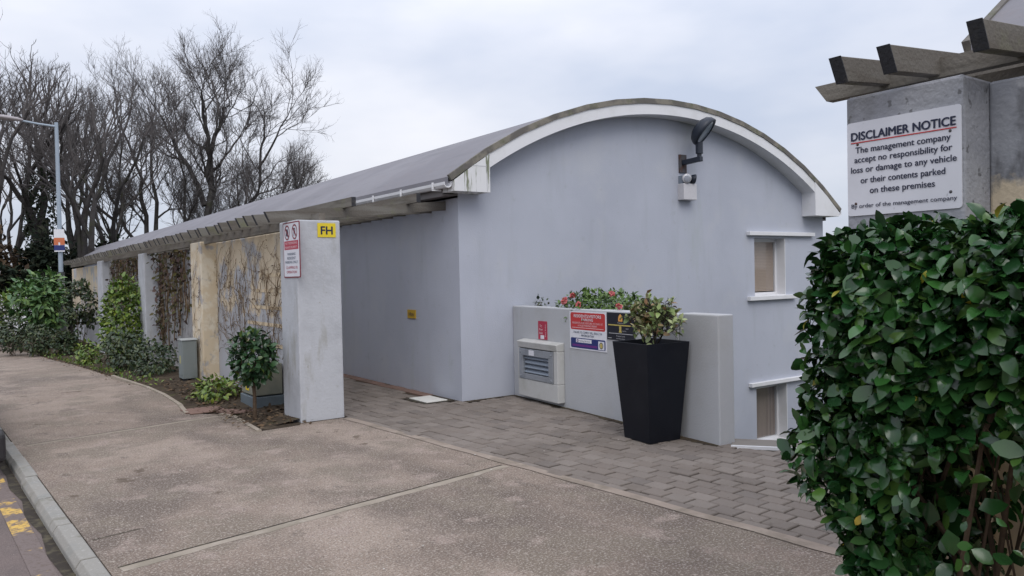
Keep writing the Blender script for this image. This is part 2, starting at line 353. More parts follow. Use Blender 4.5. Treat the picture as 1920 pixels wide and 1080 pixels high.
VINE = mat('dry_vine', (0.19, 0.135, 0.085), 0.95, (((0.08, 0.055, 0.035), 9, 0.45, 0.65, 0.8),), spec=0.1)
POT = mat('black_planter_plastic', (0.008, 0.0095, 0.0145), 0.38, (((0.012, 0.0135, 0.019), 4, 0.45, 0.7, 0.8),), spec=0.22)
GALV = mat('galvanised_steel', (0.36, 0.38, 0.41), 0.5, (((0.26, 0.28, 0.31), 6, 0.45, 0.7, 0.8), ((0.19, 0.19, 0.19), 14, 0.6, 0.75, 0.6)), metal=0.5)
LOUVRE = M_plain('blue_grey_louvre', (0.30, 0.345, 0.41), 0.5, 0.3)
CABINET = mat('grey_green_cabinet', (0.19, 0.215, 0.215), 0.6, (((0.14, 0.16, 0.15), 3, 0.45, 0.7, 0.8), ((0.24, 0.25, 0.23), 8, 0.55, 0.75, 0.5)))
DARK = M_plain('dark_void', (0.012, 0.013, 0.016), 0.9)
LAMPBODY = M_plain('navy_black_lamp', (0.020, 0.026, 0.040), 0.45)
RUST = mat('rusty_plate', (0.085, 0.082, 0.088), 0.85, (((0.075, 0.038, 0.030), 10, 0.45, 0.6, 0.9),))
OFFWHITE = M_plain('off_white_plastic', (0.56, 0.55, 0.57), 0.5)
LENS = M_plain('grey_lamp_lens', (0.20, 0.235, 0.28), 0.25, 0.0, 0.6)
REFLECTOR = M_plain('bright_reflector', (0.62, 0.63, 0.66), 0.2, 0.7)
S_WHITE = mat('sign_white', (0.66, 0.66, 0.71), 0.5, (((0.58, 0.58, 0.62), 3, 0.45, 0.7, 0.6), ((0.30, 0.30, 0.32), 34, 0.69, 0.74, 0.7)))
S_WHITE2 = M_plain('sign_clean_white', (0.72, 0.72, 0.77), 0.5)
S_RED = M_plain('sign_red', (0.52, 0.045, 0.045), 0.5)
S_CRIMSON = M_plain('sign_crimson', (0.42, 0.03, 0.065), 0.5)
S_MAROON = M_plain('sign_maroon', (0.20, 0.020, 0.035), 0.5)
S_NAVY = M_plain('sign_navy', (0.022, 0.035, 0.16), 0.5)
S_BLACK = M_plain('sign_black', (0.012, 0.013, 0.022), 0.55)
S_INK = M_plain('sign_ink', (0.018, 0.022, 0.055), 0.6)
S_SLATE = M_plain('sign_slate_ink', (0.10, 0.13, 0.19), 0.6)
S_YELLOW = M_plain('sign_yellow', (0.72, 0.56, 0.03), 0.5)
S_OCHRE = M_plain('sign_ochre', (0.50, 0.32, 0.035), 0.5)
S_ORANGE = M_plain('sign_orange', (0.72, 0.36, 0.09), 0.5)
S_GOLD = M_plain('sign_gold', (0.50, 0.40, 0.11), 0.5)
S_PURPLE = M_plain('sign_purple', (0.14, 0.03, 0.20), 0.5)
S_GREY = M_plain('sign_grey', (0.45, 0.45, 0.47), 0.5)
S_PINK = M_plain('sign_pink_white', (0.75, 0.52, 0.54), 0.5)
POLE = M_plain('blue_grey_lamp_column', (0.33, 0.39, 0.46), 0.5, 0.1)

HEDGE_L = leaf_mat('hedge_leaf', ((0.010, 0.036, 0.012), (0.014, 0.052, 0.017), (0.022, 0.075, 0.020), (0.011, 0.040, 0.016), (0.032, 0.105, 0.024), (0.013, 0.046, 0.017), (0.075, 0.14, 0.026), (0.016, 0.056, 0.017), (0.05, 0.10, 0.035), (0.012, 0.042, 0.02)), 0.23, 0.5)
YELLOW_L = leaf_mat('yellowed_leaf', ((0.40, 0.30, 0.02), (0.26, 0.26, 0.025), (0.45, 0.33, 0.05)), 0.5)
SHRUB_L = leaf_mat('deep_green_leaf', ((0.016, 0.045, 0.020), (0.024, 0.066, 0.024), (0.035, 0.085, 0.028), (0.02, 0.05, 0.025), (0.10, 0.15, 0.03)), 0.34)
YGREEN_L = leaf_mat('yellow_green_leaf', ((0.075, 0.14, 0.018), (0.12, 0.20, 0.022), (0.05, 0.10, 0.018), (0.20, 0.25, 0.03), (0.035, 0.075, 0.016)), 0.45)
DARK_L = leaf_mat('dark_bush_leaf', ((0.018, 0.036, 0.018), (0.028, 0.054, 0.022), (0.045, 0.070, 0.022), (0.02, 0.040, 0.026), (0.075, 0.095, 0.026), (0.05, 0.055, 0.03)), 0.5)
RHODO_L = leaf_mat('rhododendron_leaf', ((0.042, 0.10, 0.036), (0.07, 0.15, 0.05), (0.11, 0.20, 0.065), (0.15, 0.24, 0.06)), 0.4)
EVER_L = leaf_mat('evergreen_leaf', ((0.012, 0.018, 0.014), (0.018, 0.028, 0.018), (0.026, 0.036, 0.02), (0.036, 0.036, 0.024)), 0.8, 0.15)
BROWN_L = leaf_mat('brown_leaf', ((0.085, 0.06, 0.038), (0.13, 0.085, 0.05), (0.06, 0.042, 0.03), (0.16, 0.12, 0.08)), 0.85, 0.15)
IVY_L = leaf_mat('ivy_leaf', ((0.05, 0.035, 0.03), (0.09, 0.055, 0.05), (0.10, 0.09, 0.028), (0.04, 0.045, 0.022), (0.13, 0.085, 0.075)), 0.7, 0.2)
CAMEL_L = leaf_mat('camellia_leaf', ((0.05, 0.10, 0.022), (0.085, 0.15, 0.03), (0.12, 0.20, 0.04), (0.035, 0.07, 0.02)), 0.4)
POTL_L = leaf_mat('variegated_leaf', ((0.13, 0.20, 0.06), (0.23, 0.30, 0.10), (0.32, 0.36, 0.17), (0.10, 0.14, 0.05), (0.15, 0.20, 0.08), (0.26, 0.14, 0.07), (0.34, 0.34, 0.20)), 0.5)
FLOWER = leaf_mat('pink_petal', ((0.48, 0.10, 0.12), (0.62, 0.22, 0.22), (0.52, 0.13, 0.13)), 0.6, 0.2)

# ------------------------------------------------------------------ builders
ORG = {}

class MB:
    def __init__(self):
        self.v, self.f = [], []

    def add(self, vs, fs):
        o = len(self.v)
        self.v.extend([tuple(map(float, p)) for p in vs])
        self.f.extend([tuple(i + o for i in q) for q in fs])
        return self

    def box(self, x0, x1, y0, y1, z0, z1):
        return self.obox((x0, y0, z0), (x1 - x0, 0, 0), (0, y1 - y0, 0), (0, 0, z1 - z0))

    def obox(self, o, a, b, c):
        o, a, b, c = map(Vector, (o, a, b, c))
        vs = [o, o + a, o + a + b, o + b, o + c, o + a + c, o + a + b + c, o + b + c]
        fs = [(0, 3, 2, 1), (4, 5, 6, 7), (0, 1, 5, 4), (1, 2, 6, 5), (2, 3, 7, 6), (3, 0, 4, 7)]
        if a.cross(b).dot(c) < 0:
            fs = [q[::-1] for q in fs]
        return self.add(vs, fs)

    def bar(self, p, q, w, h, up=(0, 0, 1)):
        """rectangular bar from p to q, w across, h along up."""
        p, q, up = Vector(p), Vector(q), Vector(up)
        d = (q - p).normalized()
        s = d.cross(up).normalized()
        u = s.cross(d).normalized()
        return self.obox(p - s * w / 2 - u * h / 2, q - p, s * w, u * h)

    def tube(self, pts, radii, sides=6, cap=True):
        pts = [Vector(p) for p in pts]
        if not hasattr(radii, '__len__'):
            radii = [radii] * len(pts)
        rings = []
        ref = Vector((0.31, 0.17, 0.93))
        vs, fs = [], []
        for i, p in enumerate(pts):
            d = (pts[min(i + 1, len(pts) - 1)] - pts[max(i - 1, 0)])
            if d.length < 1e-9:
                d = Vector((0, 0, 1))
            d.normalize()
            r0 = ref if abs(d.dot(ref)) < 0.93 else Vector((1, 0, 0))
            a = d.cross(r0).normalized()
            b = d.cross(a)
            for k in range(sides):
                t = 2 * math.pi * k / sides
                vs.append(p + (a * math.cos(t) + b * math.sin(t)) * radii[i])
        for i in range(len(pts) - 1):
            for k in range(sides):
                k2 = (k + 1) % sides
                fs.append((i * sides + k, i * sides + k2, (i + 1) * sides + k2, (i + 1) * sides + k))
        if cap:
            fs.append(tuple(range(sides))[::-1])
            n = (len(pts) - 1) * sides
            fs.append(tuple(n + k for k in range(sides)))
        return self.add(vs, fs)

    def lathe(self, prof, c, axis=(0, 0, 1), n=24):
        """prof: (radius, height along axis)"""
        c, ax = Vector(c), Vector(axis).normalized()
        a = ax.cross(Vector((1, 0, 0)) if abs(ax.x) < 0.9 else Vector((0, 1, 0))).normalized()
        b = ax.cross(a)
        vs, fs = [], []
        for r, h in prof:
            for k in range(n):
                t = 2 * math.pi * k / n
                vs.append(c + ax * h + (a * math.cos(t) + b * math.sin(t)) * r)
        for i in range(len(prof) - 1):
            for k in range(n):
                k2 = (k + 1) % n
                fs.append((i * n + k, i * n + k2, (i + 1) * n + k2, (i + 1) * n + k))
        fs.append(tuple(range(n))[::-1])
        m = (len(prof) - 1) * n
        fs.append(tuple(m + k for k in range(n)))
        return self.add(vs, fs)

    def prism(self, poly, off):
        """closed polygon (3-D points) extruded by off."""
        poly = [Vector(p) for p in poly]
        off = Vector(off)
        n = len(poly)
        vs = poly + [p + off for p in poly]
        fs = [tuple(range(n))[::-1], tuple(range(n, 2 * n))]
        for i in range(n):
            j = (i + 1) % n
            fs.append((i, j, n + j, n + i))
        nn = Vector((0, 0, 0))
        for i in range(n):
            nn += poly[i].cross(poly[(i + 1) % n])
        if nn.dot(off) < 0:
            fs = [q[::-1] for q in fs]
        return self.add(vs, fs)

    def strip(self, A, B):
        """quad strip between two polylines."""
        n = len(A)
        return self.add(list(A) + list(B), [(i, i + 1, n + i + 1, n + i) for i in range(n - 1)])

    def build(self, name, m, parent=None, smooth=False, bevel=0.0, origin=None, segs=2):
        org = ORG[parent.name] if parent is not None else Vector(origin if origin is not None else (0, 0, 0))
        me = bpy.data.meshes.new(name)
        me.from_pydata([(p[0] - org.x, p[1] - org.y, p[2] - org.z) for p in self.v], [], self.f)
        me.update()
        return link_mesh(name, me, m, parent, org, smooth, bevel, segs)


def link_mesh(name, me, m, parent, org, smooth=False, bevel=0.0, segs=2):
    o = bpy.data.objects.new(name, me)
    COL.objects.link(o)
    me.materials.append(m)
    if parent is not None:
        o.parent = parent
    else:
        o.location = org
    ORG[o.name] = Vector(org)
    if smooth:
        me.polygons.foreach_set('use_smooth', [True] * len(me.polygons))
    if bevel:
        b = o.modifiers.new('bevel', 'BEVEL')
        b.width = bevel
        b.segments = segs
        b.limit_method = 'ANGLE'
    return o


def thing(name, loc, label, cat, group=None):
    o = bpy.data.objects.new(name, None)
    COL.objects.link(o)
    o.location = loc
    o.empty_display_size = 0.2
    ORG[o.name] = Vector(loc)
    return tag(o, label, cat, group)


def tag(o, label, cat, group=None, kind=None):
    o['label'] = label
    o['category'] = cat
    if group:
        o['group'] = group
    if kind:
        o['kind'] = kind
    return o


def struct(o):
    o['kind'] = 'structure'
    return o


# ---- lettering
def text_geo(body, bold=0.0):
    cu = bpy.data.curves.new('lettering', 'FONT')
    cu.body = body
    cu.size = 1.0
    cu.offset = bold
    cu.resolution_u = 4
    ob = bpy.data.objects.new('lettering_tmp', cu)
    COL.objects.link(ob)
    dg = bpy.context.evaluated_depsgraph_get()
    dg.update()
    me = bpy.data.meshes.new_from_object(ob.evaluated_get(dg))
    vs = np.array([tuple(v.co) for v in me.vertices]) if len(me.vertices) else np.zeros((0, 3))
    fs = [tuple(p.vertices) for p in me.polygons]
    bpy.data.objects.remove(ob)
    bpy.data.curves.remove(cu)
    bpy.data.meshes.remove(me)
    return vs, fs


class Board:
    """flat sign: frame of origin o (centre), right r, up u, normal n; items drawn in metres from the centre."""
    def __init__(self, name, o, r, n, w, h, label, cat='sign', base=S_WHITE2, thick=0.006, group=None, radius=0.0, partname='board'):
        self.o, self.r, self.n = Vector(o), Vector(r).normalized(), Vector(n).normalized()
        self.u = Vector((0, 0, 1)) if abs(self.n.z) < 0.5 else self.n.cross(self.r)
        self.root = thing(name, self.o - self.u * h / 2, label, cat, group)
        self.t = thick
        self.lay = {}
        m = MB()
        m.prism([self.p(x, y, 0) for x, y in rrect(0, 0, w, h, radius)], self.n * thick)
        m.build(partname, base, self.root)

    def p(self, x, y, d):
        return self.o + self.r * x + self.u * y + self.n * d

    def mb(self, part, m):
        return self.lay.setdefault((part, m.name), (MB(), m, part))[0]

    def rect(self, part, m, x, y, w, h, lift=0.001, rad=0.0):
        self.mb(part, m).prism([self.p(a, b, self.t + 0.0002) for a, b in rrect(x, y, w, h, rad)], self.n * lift)
        return self

    def text(self, m, s, x, y, h, w=None, bold=0.0, part='lettering', lift=0.0022, rot=0.0):
        vs, fs = text_geo(s, 0.0)
        if not len(vs):
            return self
        x0, x1 = vs[:, 0].min(), vs[:, 0].max()
        sx = h / 0.72
        if w:
            sx = w / (x1 - x0)
        c, sn = math.cos(rot), math.sin(rot)
        copies = [(0, 0)] if not bold else [(-bold, 0), (bold, 0), (0, bold * 0.7), (0, -bold * 0.7)]
        for i, (ox, oy) in enumerate(copies):
            out = []
            for v in vs:
                a, b = (v[0] - (x0 + x1) / 2) * sx + ox * h, (v[1] - 0.36) * h / 0.72 + oy * h
                out.append(self.p(x + a * c - b * sn, y + a * sn + b * c, self.t + lift + i * 0.00015))
            self.mb(part, m).add(out, fs)
        return self

    def ring(self, part, m, x, y, rx, ry, w, lift=0.002, n=28):
        A, B = [], []
        for k in range(n + 1):
            t = 2 * math.pi * k / n
            A.append(self.p(x + rx * math.cos(t), y + ry * math.sin(t), self.t + lift))
            B.append(self.p(x + (rx - w) * math.cos(t), y + (ry - w) * math.sin(t), self.t + lift))
        self.mb(part, m).strip(A, B)
        return self

    def poly(self, part, m, pts, lift=0.002):
        self.mb(part, m).add([self.p(a, b, self.t + lift) for a, b in pts], [tuple(range(len(pts)))])
        return self

    def done(self):
        for mb, m, part in self.lay.values():
            mb.build(part, m, self.root)
        return self.root


def rrect(x, y, w, h, r):
    if r <= 0:
        return [(x - w / 2, y - h / 2), (x + w / 2, y - h / 2), (x + w / 2, y + h / 2), (x - w / 2, y + h / 2)]
    out = []
    for cx, cy, a0 in ((x + w / 2 - r, y - h / 2 + r, -90), (x + w / 2 - r, y + h / 2 - r, 0), (x - w / 2 + r, y + h / 2 - r, 90), (x - w / 2 + r, y - h / 2 + r, 180)):
        for k in range(5):
            a = math.radians(a0 + k * 22.5)
            out.append((cx + r * math.cos(a), cy + r * math.sin(a)))
    return out


# ---- leaves
def leaf_template(kind):
    if kind == 'fine':                      # broad pointed leaf, folded along the midrib and arched
        t = [0.0, 0.16, 0.40, 0.68, 0.88, 1.0]
        w = [0.02, 0.15, 0.265, 0.25, 0.13, 0.0]
        vs, fs = [], []
        for a, b in zip(t, w):
            arch = -0.16 * (a - 0.35) ** 2 * 2.4
            vs += [(a, -b, arch + b * 0.30), (a, 0, arch), (a, b, arch + b * 0.30)]
        for i in range(len(t) - 1):
            o = i * 3
            fs += [(o, o + 1, o + 4, o + 3), (o + 1, o + 2, o + 5, o + 4)]
        return np.array(vs), fs
    if kind == 'mid':
        vs = [(0, 0, 0), (0.35, -0.26, 0.07), (0.35, 0, 0), (0.35, 0.26, 0.07), (0.75, -0.17, 0.0), (0.75, 0, -0.05), (0.75, 0.17, 0.0), (1, 0, -0.13)]
        fs = [(0, 2, 1), (0, 3, 2), (1, 2, 5, 4), (2, 3, 6, 5), (4, 5, 7), (5, 6, 7)]
        return np.array(vs), [f[::-1] for f in fs]
    vs = [(0, 0, 0), (0.5, -0.28, 0.06), (1, 0, -0.05), (0.5, 0.28, 0.06)]
    return np.array(vs), [(0, 1, 2), (0, 2, 3)]


def leaves(name, P, D, N, S, m, parent, kind='mid', width=1.0, smooth=True, curl=0.35):
    P, D, N, S = map(np.asarray, (P, D, N, S))
    D = D / np.linalg.norm(D, axis=1, keepdims=True)
    X = np.cross(N, D)
    X /= np.linalg.norm(X, axis=1, keepdims=True) + 1e-9
    N2 = np.cross(D, X)
    T, F = leaf_template(kind)
    wv = width * (0.85 + 0.3 * rng.random(len(P)))
    cv = 1 + curl * (rng.random(len(P)) * 2 - 1) * 2
    V = P[:, None, :] + S[:, None, None] * (T[None, :, 0, None] * D[:, None, :] + (T[None, :, 1, None] * wv[:, None, None]) * X[:, None, :] + (T[None, :, 2, None] * cv[:, None, None]) * N2[:, None, :])
    k = len(T)
    V = V.reshape(-1, 3)
    org = ORG[parent.name]
    V = V - np.array(org)
    me = bpy.data.meshes.new(name)
    nf = len(F)
    loops = np.concatenate([np.array(f) for f in F])
    tot = np.array([len(f) for f in F])
    L = (loops[None, :] + (np.arange(len(P)) * k)[:, None]).ravel()
    TT = np.tile(tot, len(P))
    me.vertices.add(len(V))
    me.vertices.foreach_set('co', V.astype(np.float32).ravel())
    me.loops.add(len(L))
    me.loops.foreach_set('vertex_index', L.astype(np.int32))
    me.polygons.add(len(TT))
    st = np.concatenate([[0], np.cumsum(TT)[:-1]])
    me.polygons.foreach_set('loop_start', st.astype(np.int32))
    me.polygons.foreach_set('loop_total', TT.astype(np.int32))
    me.update(calc_edges=True)
    me.validate()
    return link_mesh(name, me, m, parent, org, smooth)


def rnd_unit(n):
    v = rng.normal(size=(n, 3))
    return v / np.linalg.norm(v, axis=1, keepdims=True)


def bush_points(n, c, r, shell=0.55, lump=0.22, seed=0, flat_top=False):
    """points through a lumpy ellipsoid, denser towards the outside; returns points and outward normals."""
    g = np.random.default_rng(seed)
    u = g.normal(size=(n, 3))
    u /= np.linalg.norm(u, axis=1, keepdims=True)
    k = g.normal(size=(9, 3)) * 2.2
    ph = g.random(9) * 6.28
    lum = np.sin(u @ k.T * 1.6 + ph).mean(axis=1)
    rad = (shell + (1 - shell) * g.random(n) ** 0.6) * (1 + lump * 2.2 * lum)
    P = np.array(c) + u * rad[:, None] * np.array(r)
    return P, u


def bush(name, loc, c, r, n, size, m, label, cat='shrub', seed=1, kind='mid', group=None, trunk=None, stems=7, shell=0.35, lump=0.2, droop=0.2, width=1.0, clumps=0, part='foliage', stem_m=None):
    root = thing(name, loc, label, cat, group)
    c = np.array(c, float)
    r = np.array(r, float)
    if clumps:
        g = np.random.default_rng(seed)
        CP, CU = bush_points(clumps, c, r * 0.82, shell=0.5, lump=lump, seed=seed)
        per = max(1, n // clumps)
        Ps, Us = [], []
        for q, u in zip(CP, CU):
            cr = r.min() * g.uniform(0.22, 0.42)
            p, uu = bush_points(per, q, (cr, cr, cr * 0.8), 0.3, 0.25, seed=int(g.integers(1e6)))
            Ps.append(p)
            Us.append(uu * 0.7 + u * 0.5)
        P, U = np.concatenate(Ps), np.concatenate(Us)
    else:
        P, U = bush_points(n, c, r, shell, lump, seed)
    nn = len(P)
    D = U * 0.6 + rnd_unit(nn) * 0.75 + np.array([0, 0, -droop])
    N = U * 0.5 + rnd_unit(nn) * 0.5 + np.array([0, 0, 0.8])
    S = size * (0.6 + 0.7 * rng.random(nn))
    leaves(part, P, D, N, S, m, root, kind, width)
    mb = MB()
    base = np.array(loc, float)
    g = np.random.default_rng(seed + 5)
    if trunk:
        mb.tube([base, base * 0.5 + (np.array([c[0], c[1], c[2] - r[2] * 0.6])) * 0.5 + g.normal(size=3) * 0.01, (c[0], c[1], c[2] - r[2] * 0.5)], [trunk, trunk * 0.8, trunk * 0.7], 8)
        start = np.array([c[0], c[1], c[2] - r[2] * 0.6])
    else:
        start = base
    sr = (trunk or 0.012) * 0.55
    for _ in range(stems):
        q, _u = bush_points(1, c, r * 0.85, 0.6, 0.1, int(g.integers(1e6)))
        st = start + g.normal(size=3) * np.array([r[0] * 0.12, r[1] * 0.12, 0])
        mid = st * 0.5 + q[0] * 0.5 + g.normal(size=3) * r * 0.1
        mb.tube([st, mid, q[0]], [sr, sr * 0.7, sr * 0.3], 5)
    mb.build('stems', stem_m or STEM, root)
    return root


# ------------------------------------------------------------------ ground, road, footpath
def path_z(y):
    if y < 12.6:
        return 0.0
    if y < 24:
        t = (y - 12.6) / 11.4
        return -0.36 * t * t * (3 - 2 * t) * 0.55 - 0.36 * t * 0.45
    return -0.36 - (y - 24) * 0.012


def interp(tab, y):
    for (y0, x0), (y1, x1) in zip(tab, tab[1:]):
        if y <= y1:
            t = max(0.0, (y - y0) / (y1 - y0))
            return x0 + (x1 - x0) * t
    return tab[-1][1]


KX = [(-14, 1.7), (0, 0.88), (4.7, 0.595), (10.4, 0.25), (16, -0.1), (24, -0.65), (34, -1.4), (50, -3.2)]
PX = [(-14, 5.3), (1.0, 4.04), (2.49, 3.90), (5.35, 3.66), (8.299, 3.42), (8.30, 2.47), (9.2, 2.50), (9.45, 2.42), (9.78, 2.12), (10.2, 2.16), (10.6, 2.22), (11.5, 2.23), (12.5, 2.2), (14.6, 2.0), (17.5, 1.92), (20, 1.86), (24, 1.55), (28, 1.15), (34, 0.7), (50, -1.2)]

mb = MB()
mb.add([(-3000, -3000, -1.5), (3000, -3000, -1.5), (3000, 3000, -1.5), (-3000, 3000, -1.5)], [(0, 1, 2, 3)])
struct(mb.build('ground', GROUND))

ys = sorted(set([y for y, _ in PX] + list(np.arange(-14, 50.01, 0.5)) + [8.2995]))
mb = MB()
L = [(interp(KX, y), y, path_z(y)) for y in ys]
R = [(interp(PX, y), y, path_z(y)) for y in ys]
mb.strip(R, L)
mb.strip(L, [(x, y, -1.45) for x, y, z in L])
mb.strip([(x, y, -1.45) for x, y, z in R], R)
struct(mb.build('footpath', CONCRETE))

# soil bed between the path and the walls (also under the right-hand hedge)
mb = MB()
yb = np.arange(8.302, 50.01, 0.4)
A = [(interp(PX, max(y, 8.26)) - 0.01, y, path_z(y) - 0.02) for y in yb]
Mi = [((interp(PX, max(y, 8.26)) * 0.45 + 3.4 * 0.55), y, path_z(y) + 0.05 * abs(math.sin(y * 2.1))) for y in yb]
B = [(3.30, y, path_z(y) + 0.03) for y in yb]
mb.strip(Mi, A)
mb.strip(B, Mi)
mb.add([(2.48, 8.13, 0.004), (2.90, 8.17, 0.004), (2.97, 8.32, 0.004), (2.46, 8.32, 0.004)], [(0, 1, 2, 3)])
mb.add([(2.25, -3, 0.006), (3.2, -3, 0.006), (3.2, 1.85, 0.006), (2.3, 1.85, 0.006)], [(0, 1, 2, 3)])
struct(mb.build('planting_bed', SOIL))

# brown brick patch beside the small cabinet
mb = MB()
for i in range(5):
    for j in range(7):
        x, y = 2.08 + i * 0.155 + (j % 2) * 0.03, 9.35 + j * 0.106
        if x + 0.15 < 2.95 and not (x < 2.35 and y < 9.6):
            mb.obox((x, y, 0.002), (0.148, 0, 0), (0, 0.1, 0), (0, 0, 0.012 + random.random() * 0.004))
struct(mb.build('brick_path', PAVER_RED, bevel=0.003, segs=1))

# joints across the concrete: a trowelled margin with a dirty groove in it
def joint(a, b, wm=0.085, wj=0.014):
    a, b = Vector((*a, 0)), Vector((*b, 0))
    d = (b - a).normalized()
    s = Vector((-d.y, d.x, 0))
    n = 24
    out = []
    for w, z, m, nm in ((wm, 0.0015, TROWEL, 'joint_margin'), (wj, 0.0035, JOINT, 'expansion_joint')):
        mb = MB()
        P1, P2 = [], []
        for k in range(n + 1):
            p = a + (b - a) * k / n + Vector((0, 0, z))
            j = (random.random() - 0.5) * w * 0.35
            P1.append(p + s * ((w / 2 + j) if w < 0.03 else 0.012))
            P2.append(p - s * ((w / 2 - j) if w < 0.03 else w + j))
        mb.strip(P2, P1)
        struct(mb.build(nm, m))

joint((0.64, 4.79), (3.60, 5.31))
joint((0.42, 9.0), (2.48, 9.43), 0.07, 0.009)
joint((0.58, 5.40), (0.86, 5.45), 0.012, 0.007)

# edging between concrete and block paving, continuing along the bed
mb = MB()
yy = list(np.arange(0.2, 8.2, 0.4)) + [8.2]
ex = lambda y: 3.42 + (8.19 - y) * 0.0842
mb.strip([(ex(y) + 0.075 + 0.012 * math.sin(y * 5), y, 0.005) for y in yy], [(ex(y) - 0.02 + 0.01 * math.sin(y * 9), y, 0.005) for y in yy])
struct(mb.build('concrete_edging', mat('edging_concrete', (0.29, 0.235, 0.195), 0.95, (((0.20, 0.165, 0.13), 2.5, 0.45, 0.62, 0.85), ((0.36, 0.30, 0.25), 8, 0.5, 0.7, 0.6)), bump=0.4, bscale=90)))
mb = MB()
for pts in ([(2.47, 8.12), (2.50, 9.2), (2.42, 9.45)], [(2.12, 9.8), (2.2, 10.6), (2.22, 11.6), (2.18, 12.6), (1.98, 14.6)]):
    n = len(pts)
    for (x0, y0), (x1, y1) in zip(pts, pts[1:]):
        mb.obox((x0 - 0.05, y0, -0.1), (x1 - x0, y1 - y0, 0), (0.05, 0, 0), (0, 0, 0.115))
struct(mb.build('bed_edging', TROWEL))

def foot_dirt(pts, width, seed, z=0.007):
    g = np.random.default_rng(seed)
    A, B = [], []
    for (x0, y0), (x1, y1) in zip(pts, pts[1:]):
        a, b = Vector((x0, y0, z)), Vector((x1, y1, z))
        n = max(2, int((b - a).length / 0.06))
        d = (b - a).normalized()
        sd = Vector((d.y, -d.x, 0))
        for k in range(n + 1):
            p = a + (b - a) * k / n
            A.append(p)
            B.append(p + sd * width * (0.35 + 0.8 * g.random() * (0.5 + 0.5 * math.sin(k * 0.35 + seed))))
    mb = MB()
    mb.strip(A, B)
    struct(mb.build('foot_dirt', DIRT))

foot_dirt([(5.02, 8.262), (5.82, 8.262)], 0.11, 1)
foot_dirt([(5.825, 8.2), (5.505, 4.62)], 0.10, 2)
foot_dirt([(5.015, 14.0), (5.015, 8.27)], 0.05, 5)
foot_dirt([(2.95, 8.272), (3.462, 8.272)], 0.055, 3, 0.004)
foot_dirt([(3.462, 8.27), (3.462, 8.85)], 0.08, 4)

# block paving: real blocks, courses running along the edging
def in_poly(x, y, poly):
    c = False
    n = len(poly)
    for i in range(n):
        (x0, y0), (x1, y1) = poly[i], poly[(i + 1) % n]
        if (y0 > y) != (y1 > y) and x < (x1 - x0) * (y - y0) / (y1 - y0) + x0:
            c = not c
    return c

PAVE = [(3.41, 8.25), (4.05, 0.2), (9.5, 0.2), (9.5, 1.2), (8.05, 1.2), (5.66, 4.38), (5.62, 4.62), (5.9, 8.4), (5.04, 8.4), (5.04, 25), (3.5, 25)]
mb = MB()
mb.add([(3.42, 8.2, -0.012), (4.1, 0.0, -0.012), (9.5, 0, -0.012), (9.5, 1.2, -0.012), (8.05, 1.2, -0.012), (5.66, 4.38, -0.012), (5.62, 4.62, -0.012), (5.9, 8.3, -0.012), (5.1, 8.3, -0.012), (5.1, 25, -0.012), (3.42, 25, -0.012)], [tuple(range(11))[::-1]])
struct(mb.build('paving_joints', JOINT))
mb = MB()
cd = Vector((-0.0842, 1.0, 0)).normalized()
cs = Vector((cd.y, -cd.x, 0))
bl, bw, gp = 0.195, 0.145, 0.010
for i in range(-2, 50):
    for j in range(-8, 145):
        o = Vector((3.44, 8.2, 0)) + cs * (i * bw) - cd * ((j - 85) * bl + (0.5 * bl if i % 2 else 0))
        c = o + cs * bw / 2 + cd * bl / 2
        if not in_poly(c.x, c.y, PAVE) or (c.x > 4.86 and c.y > 8.95):
            continue
        if abs(c.x - 4.78) < 0.22 and abs(c.y - 8.7) < 0.29:
            continue
        dz = random.gauss(0, 0.003)
        tx, ty = random.gauss(0, 0.004), random.gauss(0, 0.004)
        g, ch = gp / 2 * (0.7 + random.random() * 0.9), 0.006
        def pt(a, b, z):
            return o + cs * a + cd * b + Vector((0, 0, z + dz + (a - bw / 2) * tx + (b - bl / 2) * ty))
        vs = [pt(g, g, -0.02), pt(bw - g, g, -0.02), pt(bw - g, bl - g, -0.02), pt(g, bl - g, -0.02),
              pt(g, g, -0.006), pt(bw - g, g, -0.006), pt(bw - g, bl - g, -0.006), pt(g, bl - g, -0.006),
              pt(g + ch, g + ch, 0), pt(bw - g - ch, g + ch, 0), pt(bw - g - ch, bl - g - ch, 0), pt(g + ch, bl - g - ch, 0)]
        fs = [(8, 9, 10, 11)]
        for k in range(4):
            k2 = (k + 1) % 4
            fs += [(k, k2, 4 + k2, 4 + k), (4 + k, 4 + k2, 8 + k2, 8 + k)]
        mb.add(vs, fs)
struct(mb.build('block_paving', PAVER))
mb = MB()
for k in range(75):
    y = 8.98 + k * 0.205
    mb.obox((4.865, y, -0.02), (0.15, 0, 0), (0, 0.2, 0), (0, 0, 0.03 + random.gauss(0, 0.002)))
struct(mb.build('edging_blocks', PAVER_RED, bevel=0.004, segs=1))

# edge of the drive beyond the parapet: grey coping, white lip
mb = MB()
d1 = Vector((0.62, -0.785, 0)).normalized()
s1 = Vector((0.785, 0.62, 0)).normalized()
mb.obox(Vector((5.56, 4.52, -1.45)), d1 * 4.0, s1 * 0.30, (0, 0, 1.463))
o = tag(mb.build('retaining_wall', mat('brown_grey_coping', (0.21, 0.19, 0.17), 0.9, (((0.15, 0.13, 0.115), 5, 0.45, 0.7, 0.8),)), origin=(5.60, 4.44, -1.45)), 'low grey retaining wall with flat top at the edge of the block paving', 'wall')
mb = MB()
mb.obox(Vector((5.545, 4.515, -0.02)), d1 * 4.0, s1 * 0.028, (0, 0, 0.036))
o2 = mb.build('white_lip', WHITE, o)

